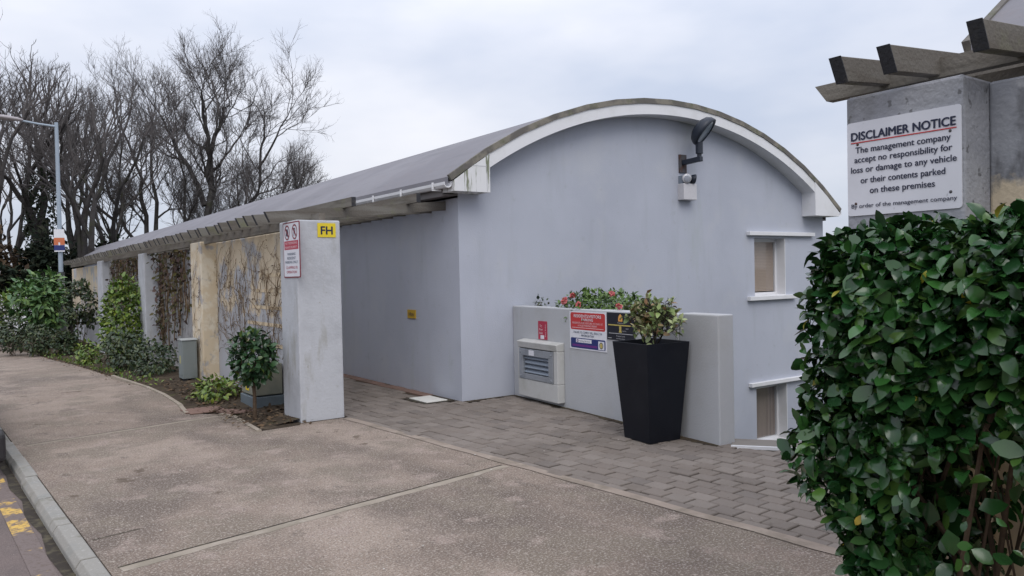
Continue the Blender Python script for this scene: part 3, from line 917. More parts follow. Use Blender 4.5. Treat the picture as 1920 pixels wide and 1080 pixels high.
# kerb and road
mb = MB()
y = -9.0
while y < 40:
    l = 0.80 + random.random() * 0.12
    for z0, z1, w0, w1 in ((-0.6, 0.008, -0.112, 0.0),):
        a0, a1 = interp(KX, y), interp(KX, y + l - 0.022)
        za, zb = path_z(y), path_z(y + l)
        j = random.gauss(0, 0.004)
        poly = [(w0 - 0.008, -0.6), (w0 - 0.008, -0.035), (w0 + 0.02, 0.006), (w1 - 0.01, 0.008), (w1, -0.01), (w1, -0.6)]
        vs = [(a0 + p + j, y, q + za + j * 0.5) for p, q in poly] + [(a1 + p + j, y + l - 0.022, q + zb + j * 0.5) for p, q in poly]
        n = len(poly)
        mb.add(vs, [tuple(range(n)), tuple(range(n, 2 * n))[::-1]] + [((i + 1) % n, i, n + i, n + (i + 1) % n) for i in range(n)])
    y += l
struct(mb.build('kerb', KERB, bevel=0.006, segs=2))
mb = MB()
ry = list(np.arange(-14, 50.1, 1.0))
mb.strip([(interp(KX, y) - 0.02, y, path_z(y) - 0.075) for y in ry], [(interp(KX, y) - 7.0, y, path_z(y) - 0.04) for y in ry])
struct(mb.build('road', ASPHALT))
mb = MB()
ry = list(np.arange(-6, 30.1, 0.5))
mb.strip([(interp(KX, y) - 0.20, y, path_z(y) - 0.070) for y in ry], [(interp(KX, y) - 0.32, y, path_z(y) - 0.0695) for y in ry])
struct(mb.build('yellow_line', YELLOW_LINE))
mb = MB()
mb.strip([(interp(KX, y) - 0.118, y, path_z(y) - 0.071) for y in ry], [(interp(KX, y) - 0.185 - 0.02 * math.sin(y * 7), y, path_z(y) - 0.0705) for y in ry])
struct(mb.build('gutter_dirt', JOINT))

# ------------------------------------------------------------------ arched building
AX, AZ, AR = 8.75, -2.57, 6.68
def arc_z(x, dr=0.0, dz=0.0):
    return AZ + dz + math.sqrt((AR + dr) ** 2 - (x - AX) ** 2)


def arched_building(name, label, y_gable, y_far, sgn, dz, detail):
    """gable at y_gable, roof edge overhanging by 0.27 towards -sgn; building runs along sgn."""
    root = thing(name, (8.85, y_gable, -1.5), label, 'building')
    yo = y_gable - sgn * 0.26
    x0, x1 = 5.02, 12.80
    mb = MB()
    # gable wall in columns, with openings
    def column(a, b, zb, zt, n=10):
        if zt is None:
            xs = [a + (b - a) * k / n for k in range(n + 1)]
            top = [(x, y_gable, arc_z(x, -0.19, dz)) for x in xs]
        else:
            top = [(a, y_gable, zt), (b, y_gable, zt)]
        poly = [(a, y_gable, zb), (b, y_gable, zb)] + top[::-1]
        mb.add(poly, [tuple(range(len(poly)))])
    WX0, WX1 = 10.82, 11.66
    if detail:
        column(x0, WX0, -1.5, None, 24)
        column(WX1, x1, -1.5, None, 8)
        column(WX0, WX1, -1.5, -1.40)
        column(WX0, WX1, -0.42, 1.13)
        column(WX0, WX1, 2.11, None, 6)
        # left reveals and heads
        for zb, zt in ((-1.40, -0.42), (1.13, 2.11)):
            mb.add([(WX0, y_gable, zb), (WX0, y_gable + 0.24, zb), (WX0, y_gable + 0.24, zt), (WX0, y_gable, zt)], [(0, 1, 2, 3)])
            mb.add([(WX0, y_gable, zt), (WX1, y_gable, zt), (WX1, y_gable + 0.24, zt), (WX0, y_gable + 0.24, zt)], [(0, 3, 2, 1)])
    else:
        column(x0, x1, -1.5, None, 30)
    # side walls and far gable
    for x in (x0, x1):
        mb.add([(x, y_gable, -1.5), (x, y_far, -1.5), (x, y_far, 2.56 + dz), (x, y_gable, 2.56 + dz)], [(0, 1, 2, 3) if x == x1 else (3, 2, 1, 0)])
    xs = [x0 + (x1 - x0) * k / 30 for k in range(31)]
    mb.add([(x0, y_far, -1.5), (x1, y_far, -1.5)] + [(x, y_far, arc_z(x, -0.19, dz)) for x in xs[::-1]], [tuple(range(33))])
    mb.build('wall', GABLE, root)
    # roof shell
    mb = MB()
    n = 56
    xs = [4.75 + 8.2 * k / n for k in range(n + 1)]
    yr0, yr1 = yo + sgn * 0.03, y_far + sgn * 0.3
    O0 = [(x, yr0, arc_z(x, 0, dz)) for x in xs]
    O1 = [(x, yr1, arc_z(x, 0, dz)) for x in xs]
    I0 = [(x, yr0, arc_z(x, -0.055, dz)) for x in xs]
    I1 = [(x, yr1, arc_z(x, -0.055, dz)) for x in xs]
    mb.strip(O0, O1)
    mb.strip(I1, I0)
    mb.strip([O0[0], O1[0]], [I0[0], I1[0]])
    mb.strip([O0[-1], O1[-1]], [I0[-1], I1[-1]])
    mb.strip(O1, I1)
    roof = mb.build('roof', ROOF, root, smooth=False)
    # lichened edge strip, in straight lengths like a bent trim
    mb = MB()
    n = 15
    xs = [4.735 + 8.23 * k / n for k in range(n + 1)]
    for a, b in zip(xs, xs[1:]):
        za, zb = arc_z(max(a, 4.75) if a < 8 else min(a, 12.95), 0.012, dz), arc_z(max(b, 4.75) if b < 8 else min(b, 12.95), 0.012, dz)
        q = Vector((b - a, 0, zb - za))
        up = Vector((-q.z, 0, q.x)).normalized()
        mb.obox(Vector((a, yo - sgn * 0.015, za)) - up * 0.072, q * 0.998, (0, sgn * 0.045, 0), up * 0.075)
    mb.build('edge_trim', ROOF_TRIM, roof)
    # white fascia arch and soffit
    mb = MB()
    n = 60
    xs = [5.25 + 7.2 * k / n for k in range(n + 1)]
    T = [(x, yo, arc_z(x, -0.062, dz)) for x in xs]
    B = [(x, yo, arc_z(x, -0.215, dz)) for x in xs]
    mb.strip(B, T)
    B2 = [(x, y_gable - sgn * 0.002, arc_z(x, -0.215, dz)) for x in xs]
    mb.strip(B2, B)
    T2 = [(x, yo + sgn * 0.03, arc_z(x, -0.062, dz)) for x in xs]
    mb.strip(T, T2)
    mb.build('fascia', WHITE, root, smooth=False)
    if not detail:
        sides = ()
    # boxed eave ends
    for xa, xb, flip in ((4.805, 5.33, 0), (12.17, 12.90, 1)):
        zb = (2.61 if not flip else 2.505) + dz
        za = [arc_z(xa, -0.07, dz), arc_z(xb, -0.07, dz)]
        mb = MB()
        poly = [(xa, yo - sgn * 0.012, zb), (xb, yo - sgn * 0.012, zb), (xb, yo - sgn * 0.012, za[1]), (xa, yo - sgn * 0.012, za[0])]
        if flip:
            poly.insert(3, ((xa + xb) / 2, yo - sgn * 0.012, arc_z((xa + xb) / 2, -0.07, dz)))
        else:
            poly.insert(3, ((xa + xb) / 2, yo - sgn * 0.012, arc_z((xa + xb) / 2, -0.07, dz)))
        mb.prism(poly, (0, sgn * (0.27), 0))
        eb = mb.build('eave_box', WHITE_ALGAE if not flip else WHITE, root)
        mb = MB()
        if not flip:
            mb.box(xb - 0.05, xb - 0.044, min(yo - sgn * 0.014, yo), max(yo - sgn * 0.014, yo), zb + 0.01, za[1] - 0.13)
            mb.box(xa + 0.22, xb - 0.05, min(yo - sgn * 0.0141, yo), max(yo - sgn * 0.0141, yo), za[1] - 0.16, za[1] - 0.154)
            mb.build('panel_joint', S_GREY, eb)
    # eave boards and gutters along both sides
    dz_roof = dz
    for x, s in ((4.80, -1), (12.90, 1)):
        dz = dz_roof - (0.125 if s > 0 else 0.0)
        mb = MB()
        ya, yb = sorted((y_gable - sgn * 0.0, y_far))
        xi = 5.02 if s < 0 else 12.80
        mb.box(min(x, x - s * 0.02), max(x, x - s * 0.02), ya, yb, 2.57 + dz, 2.735 + dz)
        mb.box(min(x - s * 0.02, xi), max(x - s * 0.02, xi), ya, yb, 2.585 + dz, 2.60 + dz)
        mb.build('eave_board', mat('grey_eave_board', (0.20, 0.185, 0.185), 0.8, (((0.14, 0.13, 0.13), 2, 0.45, 0.7, 0.7),)), root)
        mb = MB()
        c = x + s * 0.058
        prof = [(-0.055, 0.0), (-0.052, -0.035), (-0.03, -0.062), (0, -0.070), (0.03, -0.062), (0.052, -0.035), (0.055, 0.0), (0.063, 0.0), (0.063, 0.008), (0.045, 0.008), (0.044, -0.03), (0.025, -0.054), (0, -0.06), (-0.025, -0.054), (-0.044, -0.03), (-0.045, 0.0)]
        mb.prism([(c + p, yo + sgn * 0.02, 2.715 + dz + q) for p, q in prof], (0, (y_far - yo), 0))
        gt = mb.build('gutter', WHITE, root)
        if s < 0:
            for k in range(10):
                mb = MB()
                yk = yo + sgn * (0.28 + k * 0.85)
                mb.box(c - 0.072, c + 0.05, yk - 0.012, yk + 0.012, 2.628 + dz, 2.645 + dz)
                mb.box(c - 0.074, c - 0.060, yk - 0.014, yk + 0.014, 2.6451 + dz, 2.73 + dz)
                mb.build('gutter_bracket', WHITE, gt)
    dz = dz_roof
    # windows
    if detail:
        for zb, zt, lint, blind in ((1.13, 2.11, (2.15, 2.215), True), (-1.40, -0.42, (-0.39, -0.325), False)):
            yf = y_gable + 0.17
            mb = MB()
            fw = 0.05
            mb.box(WX0, WX1, yf, yf + 0.05, zt - 0.06, zt)
            mb.box(WX0, WX1, yf, yf + 0.05, zb, zb + fw)
            mb.box(WX0, WX0 + 0.02, yf, yf + 0.05, zb + fw, zt - 0.06)
            mb.box(WX1 - fw, WX1, yf, yf + 0.05, zb + fw, zt - 0.06)
            w = mb.build('window', WHITE, root)
            mb = MB()
            mb.box(WX1 - 0.012, WX1 + 0.002, y_gable - 0.004, yf, zb, zt)
            mb.box(WX0, WX1 - 0.012, y_gable - 0.004, yf, zb - 0.004, zb + 0.012)
            mb.build('reveal_lining', WHITE, w)
            mb = MB()
            mb.box(WX0 + 0.02, WX1 - fw, yf + 0.02, yf + 0.026, zb + fw, zt - 0.06)
            g = bpy.data.materials.get('window_glass') or bpy.data.materials.new('window_glass')
            g.use_nodes = True
            if not g.node_tree.nodes.get('mixglass'):
                nd, lk = g.node_tree.nodes, g.node_tree.links
                tr, gl, mx = nd.new('ShaderNodeBsdfTransparent'), nd.new('ShaderNodeBsdfGlossy'), nd.new('ShaderNodeMixShader')
                mx.name = 'mixglass'
                tr.inputs[0].default_value = (0.88, 0.89, 0.90, 1)
                gl.inputs['Roughness'].default_value = 0.03
                mx.inputs[0].default_value = 0.05
                lk.new(tr.outputs[0], mx.inputs[1])
                lk.new(gl.outputs[0], mx.inputs[2])
                lk.new(mx.outputs[0], nd['Material Output'].inputs['Surface'])
            mb.build('pane', g, w)
            mb = MB()
            z = zt - 0.08
            if blind:
                while z > zb + 0.05:
                    mb.obox((WX0 + 0.01, yf + 0.036, z), (WX1 - WX0 + 0.3, 0, 0), (0, 0.008, 0.023), (0, 0, 0.0015))
                    z -= 0.026
                mb.build('blind', M_plain('tan_blind', (0.62, 0.48, 0.38), 0.7), w)
            else:
                mb.box(WX0 + 0.01, WX1 + 0.3, yf + 0.052, yf + 0.057, zb, zt)
                mb.build('curtain', mat('brown_curtain', (0.40, 0.32, 0.27), 0.9, (((0.24, 0.19, 0.16), 3, 0.4, 0.7, 0.8, (6, 1, 0.2)),)), w)
            mb = MB()
            mb.box(WX0 - 0.05, WX1 + 0.05, yf + 0.5, yf + 0.52, zb - 0.1, zt + 0.1)
            mb.build('dark_room', DARK, w)
            mb = MB()
            mb.box(10.62, 12.45, y_gable - 0.075, y_gable + 0.01, *lint)
            mb.build('lintel', WHITE, root, bevel=0.006)
            if blind:
                mb = MB()
                mb.box(10.615, 11.9, y_gable - 0.075, y_gable + 0.01, 1.058, 1.126)
                mb.build('sill', WHITE, root, bevel=0.006)
    return root


arched_building('arched_building', 'blue grey rendered building with a white edged barrel roof', 8.26, 53.5, 1, 0.0, True)
arched_building('neighbour_building', 'grey barrel roof corner showing above the timber rafters at the right', 1.88, -18.0, -1, 0.085, False)

# ------------------------------------------------------------------ passage pillars, walls, pergola
def post(name, x0, x1, y0, y1, z0, z1, m, label, cat='pillar', group=None, bev=0.015):
    mb = MB()
    cx, cy = (x0 + x1) / 2, (y0 + y1) / 2
    mb.box(x0, x1, y0, y1, z0, z1)
    o = mb.build(name, m, None, bevel=bev, origin=(cx, cy, z0))
    return tag(o, label, cat, group)

post('pillar', 2.95, 3.46, 8.27, 8.83, -0.4, 2.238, PILLAR, 'pale grey square pillar carrying the yellow sign at the passage mouth', group='pergola pillars along the path')
post('pillar', 2.94, 3.40, 12.5, 13.17, -0.4, 2.19, PILLAR_CREAM, 'worn cream pillar beside the grey utility cabinet', group='pergola pillars along the path')
post('pillar', 2.94, 3.40, 17.2, 17.85, -0.6, 2.17, PILLAR, 'pale grey pillar between the lattice and the yellow green shrub', group='pergola pillars along the path')
post('pillar', 2.94, 3.40, 23.3, 24.2, -0.9, 2.17, PILLAR, 'farthest grey pillar, left of the yellow green shrub', group='pergola pillars along the path')
post('garden_wall', 3.17, 3.37, 8.83, 12.5, -0.4, 2.175, WALL_CREAM, 'patchy cream and grey wall covered in dry vines', 'wall')
post('garden_wall', 3.17, 3.37, 24.2, 33.0, -0.9, 2.10, WALL_CREAM, 'cream wall stretch behind the dark bush by the lamp column', 'wall')
post('garden_wall', 3.17, 3.37, 17.85, 19.3, -0.9, 2.10, PILLAR, 'short grey wall stretch behind the yellow green shrub', 'wall')

# pale strips where trellis battens once covered the wall
mb = MB()
for z, ya, yb in ((0.72, 9.1, 11.2), (0.98, 9.15, 10.9), (1.20, 9.1, 10.7), (1.42, 9.15, 10.5), (1.62, 9.1, 10.3)):
    mb.box(3.163, 3.17, ya, yb, z, z + 0.045)
o = tag(mb.build('wall_battens', mat('pale_batten', (0.62, 0.50, 0.34), 0.9, (((0.42, 0.36, 0.28), 6, 0.45, 0.65, 0.8),)), origin=(3.165, 10, 0.7)), 'pale horizontal strips on the vine covered wall left of the pillar', 'battens')

# dry vines on the wall and the cream pillar
def vine(name, label, plane_x, y0, y1, z0, z1, n, seed, leaves_n, origin, thick=0.006, cat='vine'):
    root = thing(name, origin, label, cat)
    g = np.random.default_rng(seed)
    mb = MB()
    ends = []
    for i in range(n):
        y, z = g.uniform(y0, y1), g.uniform(z0, z0 + (z1 - z0) * 0.75)
        a = g.normal(math.pi / 2, 0.8)
        pts, L = [], g.integers(6, 26)
        r = thick * g.uniform(0.22, 0.9)
        for k in range(L):
            pts.append((plane_x - 0.004 - r - 0.012 * g.random(), y, z))
            a += g.normal(0, 0.38)
            y += math.cos(a) * 0.065
            z += abs(math.sin(a)) * 0.065 if g.random() < 0.88 else -0.02
            if not (y0 < y < y1) or z > z1:
                break
        if len(pts) > 2:
            mb.tube(pts, [r * (1 - 0.7 * k / len(pts)) for k in range(len(pts))], 4)
            ends += pts[1:]
    mb.build('stems', VINE, root)
    if leaves_n:
        E = np.array(ends)
        idx = g.integers(0, len(E), leaves_n)
        P = E[idx] + g.normal(size=(leaves_n, 3)) * np.array([0.008, 0.04, 0.04])
        P[:, 0] = np.minimum(P[:, 0], plane_x - 0.008)
        D = rnd_unit(leaves_n) * np.array([0.3, 1, 1]) + np.array([-0.3, 0, -0.5])
        leaves('dry_leaves', P, D, rnd_unit(leaves_n) * 0.4 + np.array([-1, 0, 0.2]), g.uniform(0.015, 0.04, leaves_n), BROWN_L, root, 'simple')
    return root

vine('wall_vine', 'bare brown creeper spread over the patchy cream wall', 3.165, 8.9, 12.45, 0.4, 2.14, 190, 3, 460, (3.15, 10.6, 0.0))
vine('pillar_vine', 'thin dry creeper on the worn cream pillar', 2.94, 12.52, 13.15, 0.1, 2.1, 26, 5, 60, (2.93, 12.8, 0.0), 0.005)

# lattice fence sections with ivy
def lattice(y0, y1, zb, label, seed, group='lattice sections between the pillars'):
    root = thing('lattice_fence', (3.25, (y0 + y1) / 2, zb), label, 'fence', group)
    mb = MB()
    y = y0 + 0.06
    while y < y1:
        mb.box(3.24, 3.262, y, y + 0.028, zb, 2.12)
        y += 0.125
    z = zb + 0.2
    while z < 2.1:
        mb.box(3.262, 3.282, y0, y1, z, z + 0.028)
        z += 0.24
    mb.build('lattice_panel', mat('grey_white_lattice', (0.40, 0.40, 0.41), 0.8, (((0.26, 0.25, 0.25), 5, 0.45, 0.7, 0.8),)), root)
    return root

lattice(13.17, 17.2, -0.25, 'grey lattice fence behind the utility cabinet, half hidden by ivy', 1)
lattice(19.3, 23.3, -0.5, 'farther lattice fence above the yellow green shrub, with red brown creeper', 2)

def ivy(y0, y1, z0, z1, n, label, seed, m=IVY_L):
    root = thing('ivy', (3.2, (y0 + y1) / 2, z0), label, 'ivy')
    g = np.random.default_rng(seed)
    # hangs densest at the top and in vertical trails
    trails = g.uniform(y0, y1, 26)
    tl = g.uniform(0.2, 0.5, 26) + 0.55 * (trails - y0) / (y1 - y0)
    k = g.integers(0, 26, n)
    t = g.random(n) ** 1.3 * tl[k]
    P = np.stack([3.17 + g.normal(0, 0.06, n), trails[k] + g.normal(0, 0.07, n), z1 - t * (z1 - z0)], 1)
    P[:, 1] = np.clip(P[:, 1], y0 + 0.03, y1 - 0.03)
    D = rnd_unit(n) * 0.7 + np.array([-0.3, 0, -0.7])
    leaves('foliage', P, D, rnd_unit(n) * 0.6 + np.array([-0.9, -0.2, 0.3]), g.uniform(0.05, 0.11, n), m, root, 'mid', 1.2)
    mb = MB()
    for a, b in zip(trails, tl):
        pts = [(3.2 + g.normal(0, 0.02), a + g.normal(0, 0.05), z1 - (z1 - z0) * b * s) for s in np.linspace(0, 1, 7)]
        mb.tube(pts, 0.012, 4)
    mb.build('stems', VINE, root)
    return root

ivy(13.3, 17.1, 0.1, 2.15, 950, 'brown green ivy hanging over the lattice behind the cabinet', 4)
ivy(19.4, 23.2, 0.4, 2.15, 650, 'red brown creeper above the yellow green shrub', 6)

# pergola over the passage
pg = thing('pergola', (3.0, 20.0, 2.2), 'weathered timber pergola of many rafters running along the passage roof line', 'pergola')
mb = MB()
mb.bar((3.27, 8.32, 2.262), (3.27, 31.5, 2.235), 0.07, 0.12)
mb.build('wall_plate', TIMBER_Y, pg)
mb = MB()
mb.bar((3.02, 8.86, 2.205), (3.02, 31.5, 2.185), 0.05, 0.10)
mb.build('wall_plate', TIMBER_Y, pg)
for x, z in ((3.64, 2.462), (4.48, 2.538)):
    mb = MB()
    mb.bar((x, 8.29, z), (x, 31.5, z), 0.05, 0.105)
    b = mb.build('purlin', TIMBER_Y, pg)
    mb = MB()
    mb.box(x - 0.0255, x + 0.0255, 8.282, 8.2905, z - 0.053, z + 0.053)
    mb.build('cut_end', TIMBER_END, b)
y = 8.56
k = 0
while y < 31.4:
    mb = MB()
    j = random.gauss(0, 0.012)
    xt = 2.70 + random.gauss(0, 0.02)
    dzf = random.gauss(0, 0.006)
    zt, sl = 2.335 + dzf, 0.087
    def zz(x):
        return zt + (x - 2.70) * sl
    poly = [(xt, y + j, zz(xt)), (5.02, y + j, zz(5.02)), (5.02, y + j, zz(5.02) - 0.115), (xt + 0.055, y + j, zz(xt) - 0.115)]
    mb.prism(poly, (0, 0.048, 0))
    r = mb.build('rafter', TIMBER, pg)
    mb = MB()
    mb.prism([(xt - 0.004, y + j - 0.001, zz(xt) + 0.001), (xt + 0.002, y + j - 0.001, zz(xt) + 0.001), (xt + 0.057, y + j - 0.001, zz(xt) - 0.1155), (xt + 0.051, y + j - 0.001, zz(xt) - 0.1155)], (0, 0.05, 0))
    mb.build('cut_end', TIMBER_END, r)
    y += 0.372
    k += 1

# right-hand gate pillar, wall and its pergola
post('notice_pillar', 2.92, 3.36, 1.322, 1.775, -0.4, 2.279, NOTICE, 'weathered grey pillar carrying the disclaimer notice', bev=0.012)
post('boundary_wall', 3.112, 3.34, -6.0, 1.322, -0.4, 2.272, NOTICE_WALL, 'stained grey and cream wall behind the large hedge', 'wall', bev=0.01)
pg2 = thing('gate_pergola', (3.1, 0.8, 2.28), 'short timber pergola with dark cut rafter ends above the notice pillar', 'pergola')
mb = MB()
mb.prism([(3.10, 2.03, 2.40), (3.10, 1.975, 2.325), (3.10, -5.0, 2.325), (3.10, -5.0, 2.40)], (0.05, 0, 0))
mb.build('wall_plate', TIMBER_Y, pg2)
mb = MB()
mb.box(3.20, 3.25, -5.0, 1.70, 2.275, 2.325)
mb.build('wall_plate', TIMBER_Y, pg2)
for yk, xt, zt in ((1.69, 2.75, 2.405), (1.49, 2.735, 2.397), (1.175, 2.725, 2.400), (0.83, 2.70, 2.40), (0.45, 2.70, 2.40), (0.08, 2.7, 2.4)):
    mb = MB()
    sl = 0.085
    h = 0.092
    poly = [(xt, yk, zt), (4.9, yk, zt + (4.9 - xt) * sl), (4.9, yk, zt + (4.9 - xt) * sl - h), (xt + 0.05, yk, zt - h)]
    mb.prism(poly, (0, 0.048, 0))
    r = mb.build('rafter', TIMBER, pg2, bevel=0.003, segs=1)
    mb = MB()
    mb.prism([(xt - 0.003, yk - 0.001, zt + 0.001), (xt + 0.002, yk - 0.001, zt + 0.001), (xt + 0.052, yk - 0.001, zt - h - 0.001), (xt + 0.047, yk - 0.001, zt - h - 0.001)], (0, 0.05, 0))
    mb.build('cut_end', TIMBER_END, r)
mb = MB()
mb.bar((3.9, -5, 2.54), (3.9, 1.9, 2.54), 0.05, 0.07)
mb.build('purlin', TIMBER_Y, pg2)

# ------------------------------------------------------------------ parapet with signs, vent, planter
P0 = Vector((5.50, 4.61, 0.0))
PT = Vector((0.32, 3.65, 0)).normalized()
PN = Vector((-PT.y, PT.x, 0))
UP = Vector((0, 0, 1))
def pp(s, z, d=0.0):
    return P0 + PT * s + PN * d + UP * z

root = thing('parapet_wall', P0 + PT * 1.8 - UP * 1.4, 'low grey rendered parapet beside the black planter, with parking signs on it', 'wall')
mb = MB()
mb.obox(pp(0.52, -1.4), PT * 3.14, -PN * 0.19, UP * 2.575)
mb.build('wall_face', PARAPET, root, bevel=0.012)
mb = MB()
mb.obox(pp(0.0, -1.4, -0.012), PT * 0.518, -PN * 0.19, UP * 2.585)
mb.build('end_block', PARAPET, root, bevel=0.012)
# planter trough behind it
mb = MB()
mb.obox(pp(0.9, 0.6, -0.192), PT * 2.70, -PN * 0.55, UP * 0.42)
mb.build('planter_soil', SOIL, root)

# louvred vent in a rendered surround
vt = thing('wall_vent', pp(2.99, 0.05, 0.05), 'cream vent box with blue grey louvres on the parapet', 'vent')
a0, a1, zb, zt, dd = 2.47, 3.38, 0.055, 0.77, 0.10
mb = MB()
fa, fb, fz, fy = 2.555, 3.345, 0.275, 0.665
mb.obox(pp(a0, zb, 0.001), PT * (a1 - a0), PN * dd, UP * (fz - zb))
mb.obox(pp(a0, fz, 0.001), PT * (fa - a0), PN * dd, UP * (fy - fz))
mb.obox(pp(fb, fz, 0.001), PT * (a1 - fb), PN * dd, UP * (fy - fz))
mb.prism([pp(a0, fy, 0.001), pp(a0, fy, dd + 0.001), pp(a0, zt - 0.025, dd + 0.02), pp(a0, zt, 0.001)], PT * (a1 - a0))
mb.build('surround', mat('cream_grey_surround', (0.50, 0.50, 0.49), 0.85, (((0.40, 0.40, 0.37), 3, 0.45, 0.7, 0.7), ((0.56, 0.56, 0.55), 8, 0.5, 0.7, 0.5)), bump=0.2), vt, bevel=0.008)
mb = MB()
f0, f1, g0, g1 = fa + 0.005, fb - 0.005, 0.28, 0.655
mb.obox(pp(f0, g1 - 0.085, 0.05), PT * (f1 - f0), PN * 0.058, UP * 0.085)
mb.obox(pp(f0, g0, 0.05), PT * (f1 - f0), PN * 0.058, UP * 0.065)
mb.obox(pp(f0, g0 + 0.065, 0.05), PT * 0.10, PN * 0.058, UP * (g1 - g0 - 0.15))
mb.obox(pp(f1 - 0.09, g0 + 0.065, 0.05), PT * 0.09, PN * 0.058, UP * (g1 - g0 - 0.15))
fr = mb.build('frame', GALV, vt, bevel=0.004)
mb = MB()
for sx in (f0 + 0.04, f1 - 0.04):
    for zz_ in (g0 + 0.03, g1 - 0.04):
        mb.lathe([(0.012, 0), (0.012, 0.006), (0.006, 0.009)], pp(sx, zz_, 0.108), PN, 10)
mb.build('bolt', GALV, fr)
mb = MB()
mb.obox(pp(f0 + 0.42, g1 - 0.075, 0.109), PT * 0.12, PN * 0.002, UP * 0.062)
mb.build('label_plate', S_WHITE2, fr)
mb = MB()
for k in range(4):
    z = g0 + 0.075 + k * 0.058
    mb.obox(pp(f0 + 0.105, z, 0.085), PT * (f1 - f0 - 0.2), -PN * 0.05 + UP * 0.045, UP * 0.007 + PN * 0.003)
mb.build('louvres', LOUVRE, vt)
mb = MB()
mb.obox(pp(f0 + 0.1, g0 + 0.06, 0.002), PT * (f1 - f0 - 0.19), PN * 0.01, UP * 0.24)
mb.build('dark_opening', DARK, vt)

# parking sign (red, white, navy)
b = Board('parking_sign', pp(1.987, 0.935, 0.001), -PT, PN, 0.70, 0.432, 'red white and blue residents parking sign on the parapet', base=S_WHITE2)
b.rect('red_panel', S_RED, 0, 0.105, 0.66, 0.195, rad=0.025)
b.rect('blue_panel', S_NAVY, 0, -0.145, 0.66, 0.115, rad=0.02)
b.text(S_WHITE2, 'RESIDENTS/VISITORS', 0, 0.165, 0.034, 0.52, 0.02)
b.text(S_WHITE2, 'PARKING', 0, 0.125, 0.03, 0.22, 0.02)
b.text(S_PINK, 'RESIDENTS AND VISITORS TO PARK AT', 0, 0.085, 0.022, 0.58, 0.01)
b.text(S_PINK, 'A VALID PARKING PERMIT', 0, 0.056, 0.022, 0.37, 0.01)
b.rect('red_panel_rule', S_PINK, 0, 0.03, 0.60, 0.006, 0.002)
b.text(S_SLATE, 'FAILURE TO COMPLY WILL RESULT IN', 0, -0.022, 0.024, 0.54, 0.01)
b.text(S_SLATE, 'IMMOBILISATION', 0, -0.056, 0.024, 0.24, 0.01)
b.rect('white_panel', S_WHITE2, -0.075, -0.118, 0.30, 0.042, 0.0016)
b.ring('lettering', S_PURPLE, -0.19, -0.118, 0.017, 0.017, 0.009, 0.003)
b.text(S_SLATE, 'Parking Services', -0.055, -0.119, 0.018, 0.20)
b.rect('purple_panel', S_PURPLE, -0.06, -0.172, 0.48, 0.024, 0.0015)
b.rect('white_panel', S_WHITE2, 0.255, -0.15, 0.11, 0.092, 0.0016)
b.ring('emblem', S_INK, 0.255, -0.15, 0.036, 0.036, 0.008, 0.003)
b.poly('emblem', S_GOLD, [(0.255 + 0.024 * math.cos(t), -0.15 + 0.028 * math.sin(t)) for t in np.linspace(0, 2 * math.pi, 15)[:-1]], 0.003)
b.done()

# black sign
b = Board('black_sign', pp(1.39, 1.012, 0.001), -PT, PN, 0.47, 0.292, 'black sign with orange emblem, half behind the potted shrub', base=S_BLACK)
b.poly('emblem', S_ORANGE, [(-0.035, 0.055), (0.035, 0.055), (0.037, 0.085), (0.026, 0.115), (0.0, 0.135), (-0.026, 0.115), (-0.037, 0.085)])
b.poly('emblem', S_BLACK, [(-0.012, 0.072), (0.012, 0.072), (0.009, 0.09), (0, 0.097), (-0.009, 0.09)], 0.003)
b.text(S_GREY, 'Properties', 0, 0.04, 0.016, 0.09)
b.rect('rule', S_GOLD, -0.02, 0.014, 0.38, 0.012, 0.0022)
b.poly('emblem', S_GOLD, [(-0.022, 0.004), (0.016, 0.004), (0.014, -0.04), (0.022, -0.062), (-0.03, -0.062), (-0.02, -0.04)])
b.text(S_GREY, 'tel', 0.11, -0.016, 0.014, 0.045)
b.text(S_GREY, 'enquiries', 0.06, -0.043, 0.013, 0.07)
b.rect('rule', S_GREY, 0, -0.075, 0.40, 0.006, 0.0022)
b.text(S_GREY, 'Private Land', 0.0, -0.10, 0.016, 0.14)
b.text(S_GREY, 'No Public Access', 0.0, -0.127, 0.015, 0.14)
b.rect('rule', S_GREY, -0.185, -0.127, 0.06, 0.006, 0.0022)
b.done()

# small red sign
b = Board('red_sign', pp(2.93, 0.892, 0.001), -PT, PN, 0.20, 0.225, 'small red sign with white words above the vent box', base=S_CRIMSON)
b.text(S_PINK, 'Dry', -0.03, 0.058, 0.03, 0.05, 0.01)
b.text(S_PINK, 'Riser', -0.03, 0.012, 0.03, 0.085, 0.01)
b.text(S_PINK, 'Inlet', -0.03, -0.032, 0.03, 0.08, 0.01)
b.rect('white_panel', S_WHITE2, -0.005, -0.083, 0.08, 0.044, 0.0016)
b.text(S_PINK, 'Fire Point', 0.07, 0.0, 0.025, 0.15, 0.01, rot=math.pi / 2)
b.done()

